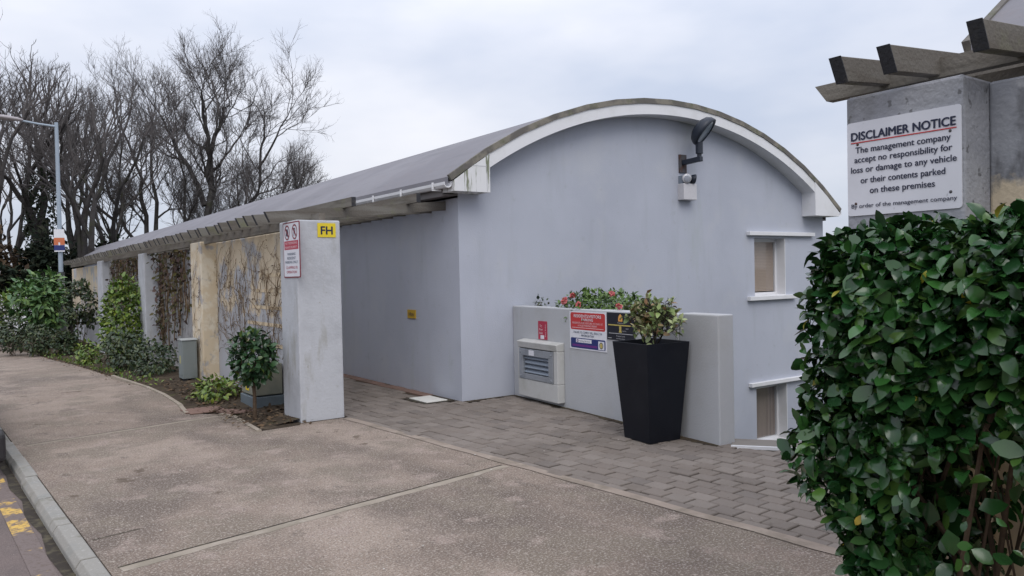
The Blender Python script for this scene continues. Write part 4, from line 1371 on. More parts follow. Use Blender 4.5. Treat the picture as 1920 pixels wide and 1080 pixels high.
# sign pair on the passage pillar
b = Board('fire_hydrant_sign', (3.297, 8.268, 2.127), (1, 0, 0), (0, -1, 0), 0.212, 0.158, 'bright yellow FH sign near the top of the pillar', base=S_YELLOW)
b.text(S_INK, 'FH', 0, 0.0, 0.092, 0.135, 0.035)
b.done()
b = Board('clamping_sign', (2.9485, 8.415, 1.912), (0, -1, 0), (-1, 0, 0), 0.53, 0.618, 'tall white clamping warning sign with maroon border on the pillar side', base=S_MAROON, radius=0.02)
b.rect('white_panel', S_WHITE, 0, 0, 0.495, 0.592, rad=0.015)
for x in (-0.125, 0.115):
    b.ring('symbol', S_MAROON, x, 0.195, 0.085, 0.085, 0.018)
b.text(S_INK, 'P', 0.115, 0.195, 0.09, 0.05, 0.03, part='symbol_letter')
b.poly('symbol', S_MAROON, [(-0.19, 0.24), (-0.17, 0.255), (-0.06, 0.15), (-0.08, 0.135)], 0.0034)
b.poly('symbol', S_MAROON, [(0.05, 0.24), (0.07, 0.255), (0.18, 0.15), (0.16, 0.135)], 0.0036)
b.poly('symbol_letter', S_INK, [(-0.15, 0.235), (-0.10, 0.235), (-0.085, 0.19), (-0.12, 0.145), (-0.165, 0.165)], 0.003)
b.rect('red_panel', S_CRIMSON, 0, 0.053, 0.45, 0.098, 0.0016)
b.text(S_PINK, 'NO TRESPASSING', 0, 0.077, 0.026, 0.37, 0.01)
b.text(S_PINK, 'PRIVATE PROPERTY', 0, 0.03, 0.026, 0.39, 0.01)
b.text(S_SLATE, 'WARNING', 0, -0.045, 0.03, 0.26, 0.015)
b.text(S_SLATE, 'RESIDENT', 0, -0.09, 0.03, 0.27, 0.015)
b.text(S_SLATE, 'PARKING ONLY', 0, -0.135, 0.03, 0.40, 0.015)
b.text(S_CRIMSON, 'CLAMPING IN', 0, -0.195, 0.03, 0.36, 0.01)
b.text(S_CRIMSON, 'OPERATION', 0, -0.245, 0.03, 0.32, 0.01)
b.done()
b = Board('hydrant_plate', (5.0185, 9.545, 1.066), (0, -1, 0), (-1, 0, 0), 0.235, 0.118, 'small dull yellow plate low on the passage wall', base=S_OCHRE, thick=0.012)
b.text(S_INK, 'Hm', 0.0, 0.0, 0.06, 0.14, 0.02)
b.done()

# disclaimer notice
b = Board('disclaimer_notice', (2.9185, 1.548, 1.987), (0, -1, 0), (-1, 0, 0), 0.438, 0.372, 'large white disclaimer notice in black lettering on the weathered pillar', base=S_WHITE, radius=0.012, thick=0.004)
b.text(S_INK, 'DISCLAIMER NOTICE', 0.0, 0.130, 0.033, 0.40, 0.05)
b.rect('red_rule', S_RED, 0, 0.1045, 0.405, 0.004, 0.002)
for s, yk, w in (('The management company', 0.075, 0.365), ('accept no responsibility for', 0.037, 0.375), ('loss or damage to any vehicle', -0.003, 0.405), ('or their contents parked', -0.046, 0.325), ('on these premises', -0.088, 0.250)):
    b.text(S_INK, s, 0.0, yk, 0.0245, w, 0.025)
b.text(S_INK, 'By order of the management company', 0.0, -0.147, 0.0165, 0.405, 0.012)
for x, z in ((-0.175, 0.097), (0.18, 0.095), (-0.185, -0.138), (0.18, -0.125)):
    b.mb('screw', RUST).lathe([(0.006, 0), (0.005, 0.002), (0.002, 0.0035)], b.p(x, z, 0.004), b.n, 10)
b.done()

# ------------------------------------------------------------------ lights on the gable
fl = thing('floodlight', (9.09, 8.26, 3.2), 'dark round floodlight on a bracket high on the gable wall', 'light')
mb = MB()
mb.box(9.01, 9.17, 8.235, 8.262, 3.10, 3.38)
mb.build('wall_plate', RUST, fl, bevel=0.004)
mb = MB()
mb.bar((9.09, 8.24, 3.255), (9.09, 7.87, 3.27), 0.07, 0.075)
mb.build('arm', LAMPBODY, fl, bevel=0.008)
mb = MB()
mb.tube([(9.09, 7.91, 3.27), (9.09, 7.91, 3.35)], 0.035, 14)
mb.tube([(9.09, 7.91, 3.35), (9.09, 7.91, 3.52)], 0.055, 16)
mb.build('riser', LAMPBODY, fl, smooth=False)
hc, ha = Vector((9.17, 7.90, 3.70)), Vector((0.42, -0.66, -0.62)).normalized()
mb = MB()
mb.lathe([(0.03, -0.13), (0.13, -0.115), (0.20, -0.07), (0.235, -0.01), (0.24, 0.055), (0.215, 0.06), (0.21, 0.035), (0.05, 0.03)], hc, ha, 28)
hd = mb.build('lamp_head', LAMPBODY, fl, smooth=True)
mb = MB()
mb.lathe([(0.205, 0.036), (0.18, 0.047), (0.02, 0.052)], hc, ha, 28)
mb.build('lens', LENS, hd, smooth=True)

el = thing('emergency_light', (9.13, 8.26, 2.68), 'white twin spot emergency light box under the floodlight', 'light')
mb = MB()
mb.box(8.985, 9.275, 8.13, 8.262, 2.675, 2.925)
mb.build('battery_box', OFFWHITE, el, bevel=0.008)
mb = MB()
mb.box(9.0, 9.26, 8.17, 8.262, 2.925, 3.05)
mb.build('mount', LENS, el, bevel=0.006)
for x, ax in ((9.04, (-0.35, -0.9, -0.15)), (9.20, (0.8, -0.55, -0.15))):
    mb = MB()
    mb.lathe([(0.03, -0.06), (0.06, -0.03), (0.074, 0.02), (0.070, 0.03)], (x, 8.13, 3.0), ax, 18)
    s = mb.build('spot', LAMPBODY if x > 9.1 else OFFWHITE, el, smooth=True)
    mb = MB()
    mb.lathe([(0.064, 0.028), (0.055, 0.032), (0.01, 0.034)], (x, 8.13, 3.0), ax, 18)
    mb.build('reflector', REFLECTOR, s, smooth=True)

# ------------------------------------------------------------------ planter with shrub
pt = thing('planter', (5.27, 5.22, 0.0), 'tall black square planter tapering to its foot', 'planter')
mb = MB()
def sq(c, h, z):
    q = Vector((c[0], c[1], z))
    a, bb = PT * h, PN * h
    return [q - a + bb, q - a - bb, q + a - bb, q + a + bb]
lv = [(0.185, 0.004), (0.257, 0.93), (0.247, 0.93), (0.235, 0.86)]
vs, fs = [], []
for h, z in lv:
    vs += sq((5.27, 5.22), h, z)
for i in range(len(lv) - 1):
    for k in range(4):
        k2 = (k + 1) % 4
        fs.append((i * 4 + k, i * 4 + k2, (i + 1) * 4 + k2, (i + 1) * 4 + k))
fs.append((3, 2, 1, 0))
mb.add(vs, fs)
mb.build('pot', POT, pt, bevel=0.02, segs=4)
mb = MB()
mb.add(sq((5.27, 5.22), 0.238, 0.875), [(0, 1, 2, 3)])
mb.build('soil', SOIL, pt)

ps = thing('potted_shrub', (5.25, 5.2, 0.87), 'sparse shrub with pale variegated leaves growing in the black planter', 'shrub')
g = np.random.default_rng(21)
mb = MB()
tips = []
def sprout(p, d, l, r, lev):
    pts = [np.array(p)]
    d = np.array(d) / np.linalg.norm(d)
    n = 5
    for k in range(n):
        d = d + g.normal(size=3) * 0.16 + np.array([0, 0, 0.05])
        d /= np.linalg.norm(d)
        pts.append(pts[-1] + d * l / n)
    mb.tube(pts, [r * (1 - 0.6 * k / n) for k in range(n + 1)], 6 if lev == 0 else 4)
    if lev < 3:
        for k in range(2, n + 1):
            for _ in range(2 if lev else 2):
                a = d + rnd_unit(1)[0] * 0.95
                sprout(pts[k], a, l * g.uniform(0.4, 0.62), r * 0.5, lev + 1)
    if lev >= 2:
        tips.extend([(pts[k], d) for k in (2, 3, 4, 5)])
sprout((5.27, 5.17, 0.87), (0.05, -0.10, 1.0), 0.31, 0.020, 0)
sprout((5.25, 5.2, 0.87), (-0.1, 0.42, 0.7), 0.24, 0.012, 0)
sprout((5.30, 5.18, 0.88), (0.1, -0.8, 0.75), 0.30, 0.011, 0)
mb.build('branches', mat('dark_branch', (0.045, 0.038, 0.034), 0.9), ps)
sel = g.random(len(tips)) < 0.12
T = [t for t, s in zip(tips, sel) if s]
P = np.array([t[0] for t in T])
D = np.array([t[1] for t in T]) * 0.5 + rnd_unit(len(T)) * 0.8
leaves('foliage', P, D, rnd_unit(len(T)) * 0.6 + np.array([0, 0, 0.7]), g.uniform(0.035, 0.085, len(T)), POTL_L, ps, 'mid', 1.1)

# camellia behind the parapet
c = pp(2.24, 1.08, -0.42)
cb = bush('camellia_bush', (c.x, c.y, 0.98), (c.x, c.y, 1.10), (0.42, 0.74, 0.28), 2600, 0.062, CAMEL_L, 'rounded green bush with pink flowers behind the parapet', seed=9, shell=0.5, lump=0.10)
g = np.random.default_rng(4)
for s, z, d in ((2.62, 1.29, -0.12), (2.45, 1.34, -0.12), (2.28, 1.24, -0.08), (1.75, 1.37, -0.16), (1.52, 1.24, -0.08), (2.55, 1.27, -0.06)):
    p = pp(s, z - 0.02, d)
    n = 26
    u = rnd_unit(n)
    fl_ = leaves('flower', np.array(p) + u * 0.008, u, rnd_unit(n), np.full(n, 0.034), FLOWER, cb, 'mid', 2.0)
c = pp(3.43, 1.0, -0.3)
bush('weed_sprig', (c.x, c.y, 1.0), (c.x, c.y, 1.18), (0.09, 0.10, 0.13), 46, 0.06, DARK_L, 'small grey green sprig above the left end of the parapet', 'plant', seed=31, stems=6, shell=0.3)

# white inspection cover in the paving
mc = thing('inspection_cover', (4.78, 8.7, 0.0), 'white square inspection cover set in the paving by the wall', 'cover')
mb = MB()
mb.box(4.57, 5.0, 8.42, 8.98, -0.02, 0.003)
mb.build('frame', JOINT, mc)
mb = MB()
mb.box(4.625, 4.93, 8.47, 8.93, 0.003, 0.016)
mb.build('lid', mat('white_lid', (0.66, 0.65, 0.61), 0.7, (((0.45, 0.43, 0.38), 8, 0.55, 0.75, 0.6),)), mc, bevel=0.004)

# ------------------------------------------------------------------ cabinets
cb1 = thing('utility_cabinet', (2.80, 12.95, 0.0), 'tall grey utility cabinet standing by the worn cream pillar', 'cabinet')
mb = MB()
mb.box(2.68, 2.90, 12.72, 13.0, 0.06, 0.66)
mb.build('body', CABINET, cb1, bevel=0.012)
mb = MB()
mb.prism([(2.668, 12.705, 0.66), (2.668, 13.015, 0.66), (2.668, 13.015, 0.672), (2.668, 12.86, 0.69), (2.668, 12.705, 0.672)], (0.244, 0, 0))
mb.build('lid', mat('pale_cabinet_lid', (0.34, 0.36, 0.36), 0.6), cb1, bevel=0.004)
mb = MB()
mb.box(2.676, 2.681, 12.745, 12.975, 0.12, 0.61)
dr = mb.build('door', CABINET, cb1, bevel=0.002)
mb = MB()
mb.box(2.6735, 2.677, 12.81, 12.90, 0.30, 0.42)
mb.build('warning_plate', M_plain('faded_yellow', (0.38, 0.36, 0.18), 0.6), dr)
mb = MB()
for x in (2.69, 2.84):
    for yk in (12.73, 12.94):
        mb.box(x, x + 0.05, yk, yk + 0.05, -0.03, 0.06)
mb.build('foot', DARK, cb1)
cb2 = thing('low_cabinet', (2.95, 9.75, 0.0), 'low grey green cabinet behind the small clipped shrub', 'cabinet')
mb = MB()
mb.box(2.80, 3.15, 9.45, 9.98, 0.17, 0.55)
mb.build('body', mat('olive_cabinet', (0.24, 0.24, 0.19), 0.6, (((0.17, 0.18, 0.15), 4, 0.45, 0.7, 0.8),)), cb2, bevel=0.012)
mb = MB()
mb.box(2.785, 3.16, 9.435, 9.995, 0.0, 0.155)
mb.build('plinth', mat('blue_grey_plinth', (0.13, 0.16, 0.18), 0.7, (((0.09, 0.11, 0.12), 4, 0.45, 0.7, 0.7),)), cb2, bevel=0.008)
mb = MB()
mb.prism([(2.797, 9.66, 0.22), (2.797, 9.80, 0.22), (2.797, 9.73, 0.34)], (-0.003, 0, 0))
mb.build('warning_plate', S_YELLOW, cb2)

# ------------------------------------------------------------------ plants along the path
bush('clipped_shrub', (2.62, 8.85, 0.0), (2.62, 8.9, 0.72), (0.265, 0.265, 0.30), 760, 0.085, SHRUB_L, 'small clipped shrub on a single stem beside the pillar', seed=12, trunk=0.026, stems=9, shell=0.3, lump=0.16, kind='fine')
bush('bed_plant', (2.72, 10.75, 0.0), (2.66, 10.75, 0.12), (0.32, 0.48, 0.17), 420, 0.075, YGREEN_L, 'straggly low green plant in the soil at the cream pillar foot', 'plant', seed=14, stems=10, shell=0.2)
bush('climbing_shrub', (2.80, 18.2, -0.2), (2.70, 18.2, 0.74), (0.45, 0.80, 0.93), 2400, 0.115, YGREEN_L, 'tall yellow green leafy shrub in front of the grey pillars', seed=15, stems=10, shell=0.55, lump=0.14)
g = np.random.default_rng(5)
bush('low_bush', (2.6, 14.6, -0.05), (2.62, 14.7, 0.22), (0.36, 0.80, 0.36), 1100, 0.075, DARK_L, 'dark green low bush left of the tall utility cabinet', seed=16, group='dark bushes along the path', shell=0.3, lump=0.2)
bush('low_bush', (2.5, 16.6, -0.15), (2.46, 16.6, 0.22), (0.40, 0.95, 0.45), 1300, 0.08, DARK_L, 'dark green low bush under the yellow green shrub', seed=17, group='dark bushes along the path', shell=0.3, lump=0.2)
bush('bright_plant', (2.18, 19.9, -0.25), (2.2, 19.9, -0.02), (0.28, 0.40, 0.27), 330, 0.10, YGREEN_L, 'small bright yellow green plant at the farthest pillar foot', 'plant', seed=18, shell=0.3)
bush('tall_dark_shrub', (2.62, 25.2, -0.4), (2.62, 25.2, 0.98), (0.52, 0.75, 0.85), 1100, 0.12, DARK_L, 'tall dark thin leaved shrub right of the lamp column', seed=19, shell=0.25, lump=0.35, clumps=40, stems=14)
bush('rhododendron', (1.85, 27.6, -0.4), (1.78, 27.6, 1.05), (0.80, 0.9, 1.18), 1700, 0.24, RHODO_L, 'big leafy rhododendron left of the lamp column', seed=20, shell=0.5, lump=0.22, clumps=55, width=0.75)
bush('yellow_shrub', (0.95, 29.5, -0.4), (0.75, 29.5, 0.85), (0.65, 0.8, 0.75), 750, 0.17, YGREEN_L, 'yellowish shrub at the left edge of the photo', seed=22, shell=0.5, clumps=26)
for i, (x, y, z, rx, ry, rz) in enumerate(((0.98, 25.2, 0.30, 0.46, 0.8, 0.62), (1.55, 24.4, 0.12, 0.42, 0.7, 0.50), (2.1, 24.0, -0.02, 0.32, 0.6, 0.36), (0.75, 27.8, 0.35, 0.5, 0.8, 0.65))):
    bush('low_bush', (x, y, -0.4), (x, y, z), (rx, ry, rz), 900, 0.10, DARK_L, ('dark glossy bush in front of the yellowish shrub', 'dark bush below the rhododendron', 'small dark bush at the foot of the lamp column', 'dark bush at the left photo edge beside the path')[i], seed=40 + i, group='dark bushes along the path', shell=0.3, lump=0.25, clumps=30)
post('white_wall', 0.4, 2.3, 38.0, 38.25, -1.0, 1.18, WHITE, 'distant low white wall behind the yellowish shrub', 'wall')

# leaf litter and weeds at the foot of things
g = np.random.default_rng(77)
lit = thing('leaf_litter', (2.8, 10, 0), 'scattered brown leaves on the bed soil and along the path edge', 'leaves')
lit['kind'] = 'stuff'
n = 900
P = np.stack([g.uniform(2.3, 3.15, n), g.uniform(8.15, 13.0, n), np.full(n, 0.03)], 1)
P2 = np.stack([2.98 + g.normal(0, 0.12, 260), g.normal(10.9, 0.5, 260), g.random(260) * 0.16 + 0.02], 1)
y3 = g.uniform(13, 24, 260)
P3 = np.stack([np.array([interp(PX, v) for v in y3]) + g.normal(0.05, 0.12, 260), y3, np.array([path_z(v) for v in y3]) + 0.012], 1)
P = np.concatenate([P, P2, P3])
leaves('fallen_leaves', P, rnd_unit(len(P)) * np.array([1, 1, 0.25]), rnd_unit(len(P)) * 0.5 + np.array([0, 0, 1]), g.uniform(0.03, 0.075, len(P)), BROWN_L, lit, 'simple', 1.1)
wd = thing('moss_weeds', (2.4, 15, -0.05), 'low green weeds and moss along the path edge under the bushes', 'weeds')
wd['kind'] = 'stuff'
y3 = g.uniform(12.6, 26, 520)
P = np.stack([np.array([interp(PX, v) for v in y3]) + np.abs(g.normal(0, 0.2, 520)), y3, np.array([path_z(v) for v in y3]) + 0.0 + g.random(520) * 0.06], 1)
leaves('weeds', P, rnd_unit(520) * 0.8 + np.array([0, 0, 0.6]), rnd_unit(520) + np.array([0, 0, 0.6]), g.uniform(0.03, 0.085, 520), YGREEN_L, wd, 'simple', 0.8)
# flecks of pale litter and twigs on the concrete and paving
fk = thing('ground_litter', (2.5, 5, 0.01), 'tiny pale flecks and twigs scattered on the concrete and paving', 'litter')
fk['kind'] = 'stuff'
n = 150
P = np.stack([g.uniform(0.8, 5.2, n), g.uniform(2.2, 12, n), np.full(n, 0.012)], 1)
leaves('flecks', P, rnd_unit(n) * np.array([1, 1, 0.1]), rnd_unit(n) * 0.2 + np.array([0, 0, 1]), g.uniform(0.008, 0.03, n), leaf_mat('fleck', ((0.4, 0.36, 0.3), (0.08, 0.06, 0.04), (0.55, 0.52, 0.48), (0.12, 0.09, 0.05)), 0.9), fk, 'simple', 0.9)

# ------------------------------------------------------------------ big hedge on the right
hg = thing('camellia_hedge', (2.55, 0.9, 0.0), 'large dark glossy hedge in front of the notice pillar', 'hedge')
g = np.random.default_rng(101)
def hedge_pts(n, inner=0.0):
    out, nor = [], []
    lo, hi = np.array([2.215, 0.30, 0.55]), np.array([2.90, 1.54, 1.705])
    c, h = (lo + hi) / 2, (hi - lo) / 2
    while len(out) < n:
        u = g.uniform(-1, 1, 3)
        q = np.abs(u) ** 16
        s = (q.sum()) ** (1 / 16)                   # superellipsoid radius
        if s > 1.0:
            continue
        depth = g.random() ** 0.4                  # most leaves near the surface
        k = (0.62 + 0.38 * depth) if not inner else g.uniform(0.4, 0.88)
        v = u / s * k
        nn = np.sign(u) * np.abs(u) ** 6
        nn = nn / (np.linalg.norm(nn) + 1e-9)
        p = c + v * h
        lump = 0.035 * (math.sin(p[1] * 9 + p[2] * 7) + math.sin(p[2] * 13 - p[0] * 8 + 1) + math.sin(p[1] * 17 - p[2] * 5))
        p = p + nn * lump * 0.7
        # the clipped sides draw in towards the foot
        t = max(0.0, (1.25 - p[2]) / 0.6)
        p[1] -= 0.06 * t * t
        p[0] += 0.07 * t * t
        p[2] += 0.055 * (p[1] - 0.95) * max(0.0, p[2] - 0.9)
        # open below: bare stems towards the near lower side
        if p[2] < 1.16:
            keep = 0.035 + 0.965 * np.clip((p[1] - 1.16) / 0.2, 0, 1) + 0.65 * np.clip((p[2] - 1.0) / 0.14, 0, 1)
            if g.random() > keep:
                continue
        out.append(p)
        nor.append(nn)
    return np.array(out), np.array(nor)
P, U = hedge_pts(17500)
n = len(P)
D = U * 0.45 + rnd_unit(n) * 0.8 + np.array([-0.1, 0, -0.15])
N = U * 0.8 + rnd_unit(n) * 0.5 + np.array([0, 0, 0.6])
leaves('foliage', P, D, N, 0.028 + 0.052 * g.random(n) ** 1.5, HEDGE_L, hg, 'fine', 1.08, curl=0.6)
P, U = hedge_pts(4500, 1.0)
n = len(P)
leaves('inner_foliage', P, U * 0.3 + rnd_unit(n), rnd_unit(n) + np.array([0, 0, 0.6]), g.uniform(0.05, 0.085, n), HEDGE_L, hg, 'mid', 1.1)
P, U = hedge_pts(90)
n = len(P)
leaves('yellow_leaves', P + U * 0.015, U * 0.5 + rnd_unit(n) * 0.7 + np.array([0, 0, -0.4]), U + rnd_unit(n) * 0.4, g.uniform(0.03, 0.055, n), YELLOW_L, hg, 'fine', 0.9)
mb = MB()
LO, HI = np.array([2.27, 0.35, 0.4]), np.array([2.85, 1.52, 1.68])
for k in range(26):
    b0 = np.array([2.62 + g.normal(0, 0.06), g.choice([0.62, 0.98, 1.30]) + g.normal(0, 0.10), 0.0])
    q = np.array([g.uniform(2.28, 2.85), g.uniform(0.4, 1.52), g.uniform(0.9, 1.65)])
    m1 = b0 * 0.6 + q * 0.4 + g.normal(size=3) * 0.05
    m1[2] = max(m1[2], 0.45)
    m2 = np.clip(b0 * 0.25 + q * 0.75 + g.normal(size=3) * 0.05, LO, HI)
    r = g.uniform(0.004, 0.012)
    mb.tube([b0, m1, m2, q], [r, r * 0.8, r * 0.55, r * 0.3], 6)
    for _ in range(3):
        e = np.clip(q + g.normal(size=3) * 0.12, LO, HI)
        mb.tube([m2, (m2 + e) / 2 + g.normal(size=3) * 0.02, e], [r * 0.45, r * 0.35, r * 0.2], 4)
mb.build('branches', STEM, hg)

# ------------------------------------------------------------------ lamp column with its sign
LX, LY = 2.45, 28.7
lp = thing('street_lamp', (LX, LY, -0.42), 'tall blue grey street lamp column beside the hedges', 'street lamp')
mb = MB()
mb.tube([(LX, LY, -0.45), (LX, LY, 1.85)], [0.105, 0.10], 16)
mb.build('base_section', M_plain('column_base', (0.24, 0.25, 0.26), 0.6), lp)
mb = MB()
mb.tube([(LX, LY, 1.85), (LX, LY, 1.95)], [0.108, 0.108], 16)
mb.build('collar', M_plain('dark_collar', (0.06, 0.065, 0.07), 0.6), lp)
mb = MB()
mb.tube([(LX, LY, 1.95), (LX, LY, 4.2), (LX, LY, 6.75)], [0.068, 0.062, 0.054], 16)
mb.build('pole', POLE, lp)
mb = MB()
mb.tube([(LX, LY, 6.62), (LX - 0.5, LY, 6.66), (LX - 0.95, LY, 6.72)], [0.035, 0.032, 0.03], 10)
mb.build('arm', POLE, lp)
mb = MB()
hp = Vector((LX - 1.0, LY, 6.72))
for i in range(1):
    prof = []
    rings = [(0.10, 0.05, 0.04), (-0.05, 0.11, 0.07), (-0.35, 0.15, 0.085), (-0.65, 0.14, 0.075), (-0.88, 0.09, 0.045), (-0.98, 0.03, 0.015)]
    vs, fs = [], []
    nn = 16
    for dx, w, h in rings:
        for k in range(nn):
            t = 2 * math.pi * k / nn
            zz_ = math.sin(t) * h
            vs.append(hp + Vector((dx, math.cos(t) * w, (zz_ if zz_ > 0 else zz_ * 0.75) + 0.02 - dx * 0.07)))
    for a in range(len(rings) - 1):
        for k in range(nn):
            k2 = (k + 1) % nn
            fs.append((a * nn + k, a * nn + k2, (a + 1) * nn + k2, (a + 1) * nn + k))
    fs += [tuple(range(nn))[::-1], tuple((len(rings) - 1) * nn + k for k in range(nn))]
    mb.add(vs, fs)
lh = mb.build('lamp_head', M_plain('pinkish_lamp_housing', (0.36, 0.33, 0.34), 0.6), lp, smooth=True)
mb = MB()
mb.lathe([(0.035, 0), (0.035, 0.09), (0.02, 0.11)], hp + Vector((-0.28, 0, 0.10)), (0, 0, 1), 12)
mb.build('photocell', S_GREY, lh)
b = Board('pole_sign', (LX - 0.03, LY - 0.115, 2.96), Vector((0.94, -0.34, 0)), Vector((-0.34, -0.94, 0)), 0.30, 0.72, 'white orange and blue sign strapped to the lamp column', base=S_WHITE2)
b.rect('orange_panel', M_plain('sign_burnt_orange', (0.55, 0.16, 0.07), 0.5), 0, -0.03, 0.31, 0.23, 0.0015)
b.rect('blue_panel', S_NAVY, 0, -0.235, 0.31, 0.17, 0.0015)
b.rect('emblem', S_WHITE2, 0.0, -0.11, 0.05, 0.09, 0.003)
b.done()

# ------------------------------------------------------------------ parked car whose rear corner peeps in at the left edge
def car():
    root = thing('parked_car', (-0.68, 10.1, -0.075), 'dark parked car, only its rear corner showing at the left photo edge', 'car')
    paint = M_plain('dark_car_paint', (0.02, 0.02, 0.023), 0.25, 0.3, 0.6)
    x0, y0, W, Ln = -0.68, 7.98, 0.86, 4.3
    z0 = -0.075
    # side profile: (y, lower z, upper z, half width)
    secs = [(0.0, 0.36, 0.72, 0.60), (0.06, 0.28, 0.90, 0.76), (0.30, 0.25, 0.98, 0.83), (0.9, 0.22, 1.0, 0.86), (2.2, 0.22, 0.98, 0.86), (3.2, 0.22, 0.92, 0.85), (3.9, 0.24, 0.80, 0.80), (4.2, 0.3, 0.66, 0.70), (4.3, 0.38, 0.55, 0.55)]
    vs, fs = [], []
    nn = 12
    for y, a, b_, w in secs:
        for k in range(nn):
            t = 2 * math.pi * (k + 0.5) / nn
            cx = math.copysign(abs(math.cos(t)) ** 0.4, math.cos(t)) * w
            cz = (a + b_) / 2 + math.copysign(abs(math.sin(t)) ** 0.5, math.sin(t)) * (b_ - a) / 2
            vs.append((x0 + cx, y0 + y, z0 + cz))
    for i in range(len(secs) - 1):
        for k in range(nn):
            k2 = (k + 1) % nn
            fs.append((i * nn + k, i * nn + k2, (i + 1) * nn + k2, (i + 1) * nn + k))
    fs += [tuple(range(nn))[::-1], tuple((len(secs) - 1) * nn + k for k in range(nn))]
    MB().add(vs, fs).build('body', paint, root, smooth=True)
    cab = [(0.12, 0.95, 0.74), (0.62, 1.40, 0.58), (1.9, 1.46, 0.60), (2.9, 0.95, 0.76)]
    mb = MB()
    for s in (0,):
        v2 = []
        for y, z, w in cab:
            v2 += [(x0 - w, y0 + y, z0 + z), (x0 + w, y0 + y, z0 + z)]
        v2 += [(x0 - 0.8, y0 + 2.9, z0 + 0.9), (x0 + 0.8, y0 + 2.9, z0 + 0.9), (x0 - 0.8, y0 + 0.12, z0 + 0.9), (x0 + 0.8, y0 + 0.12, z0 + 0.9)]
        mb.add(v2, [(0, 1, 3, 2), (2, 3, 5, 4), (4, 5, 7, 6), (0, 2, 4, 6, 8, 10), (1, 11, 9, 7, 5, 3), (6, 7, 9, 8), (0, 10, 11, 1)])
    mb.build('cabin', M_plain('car_glass', (0.012, 0.014, 0.016), 0.08, 0.0, 0.6), root, bevel=0.05)
    for sx in (-0.72, 0.72):
        for yk in (0.85, 3.45):
            mb = MB()
            mb.lathe([(0.20, -0.10), (0.31, -0.10), (0.325, -0.06), (0.325, 0.06), (0.31, 0.10), (0.20, 0.10)], (x0 + sx, y0 + yk, z0 + 0.325), (1, 0, 0), 24)
            w = mb.build('wheel', M_plain('tyre_rubber', (0.02, 0.02, 0.021), 0.9), root)
            mb = MB()
            mb.lathe([(0.19, -0.07), (0.195, 0.06), (0.05, 0.085)], (x0 + sx, y0 + yk, z0 + 0.325), (math.copysign(1, sx), 0, 0), 20)
            mb.build('rim', GALV, w)
        mb = MB()
        mb.box(x0 + sx * 0.88 - 0.1, x0 + sx * 0.88 + 0.1, y0 - 0.0, y0 + 0.1, z0 + 0.66, z0 + 0.82)
        mb.build('tail_light', M_plain('tail_red', (0.35, 0.02, 0.02), 0.2), root, bevel=0.02)
    mb = MB()
    mb.box(x0 - 0.90, x0 + 0.905, y0 - 0.05, y0 + 0.22, z0 + 0.13, z0 + 0.40)
    mb.build('bumper', M_plain('bumper_plastic', (0.03, 0.028, 0.03), 0.6), root, bevel=0.05, segs=3)
    return root

car()

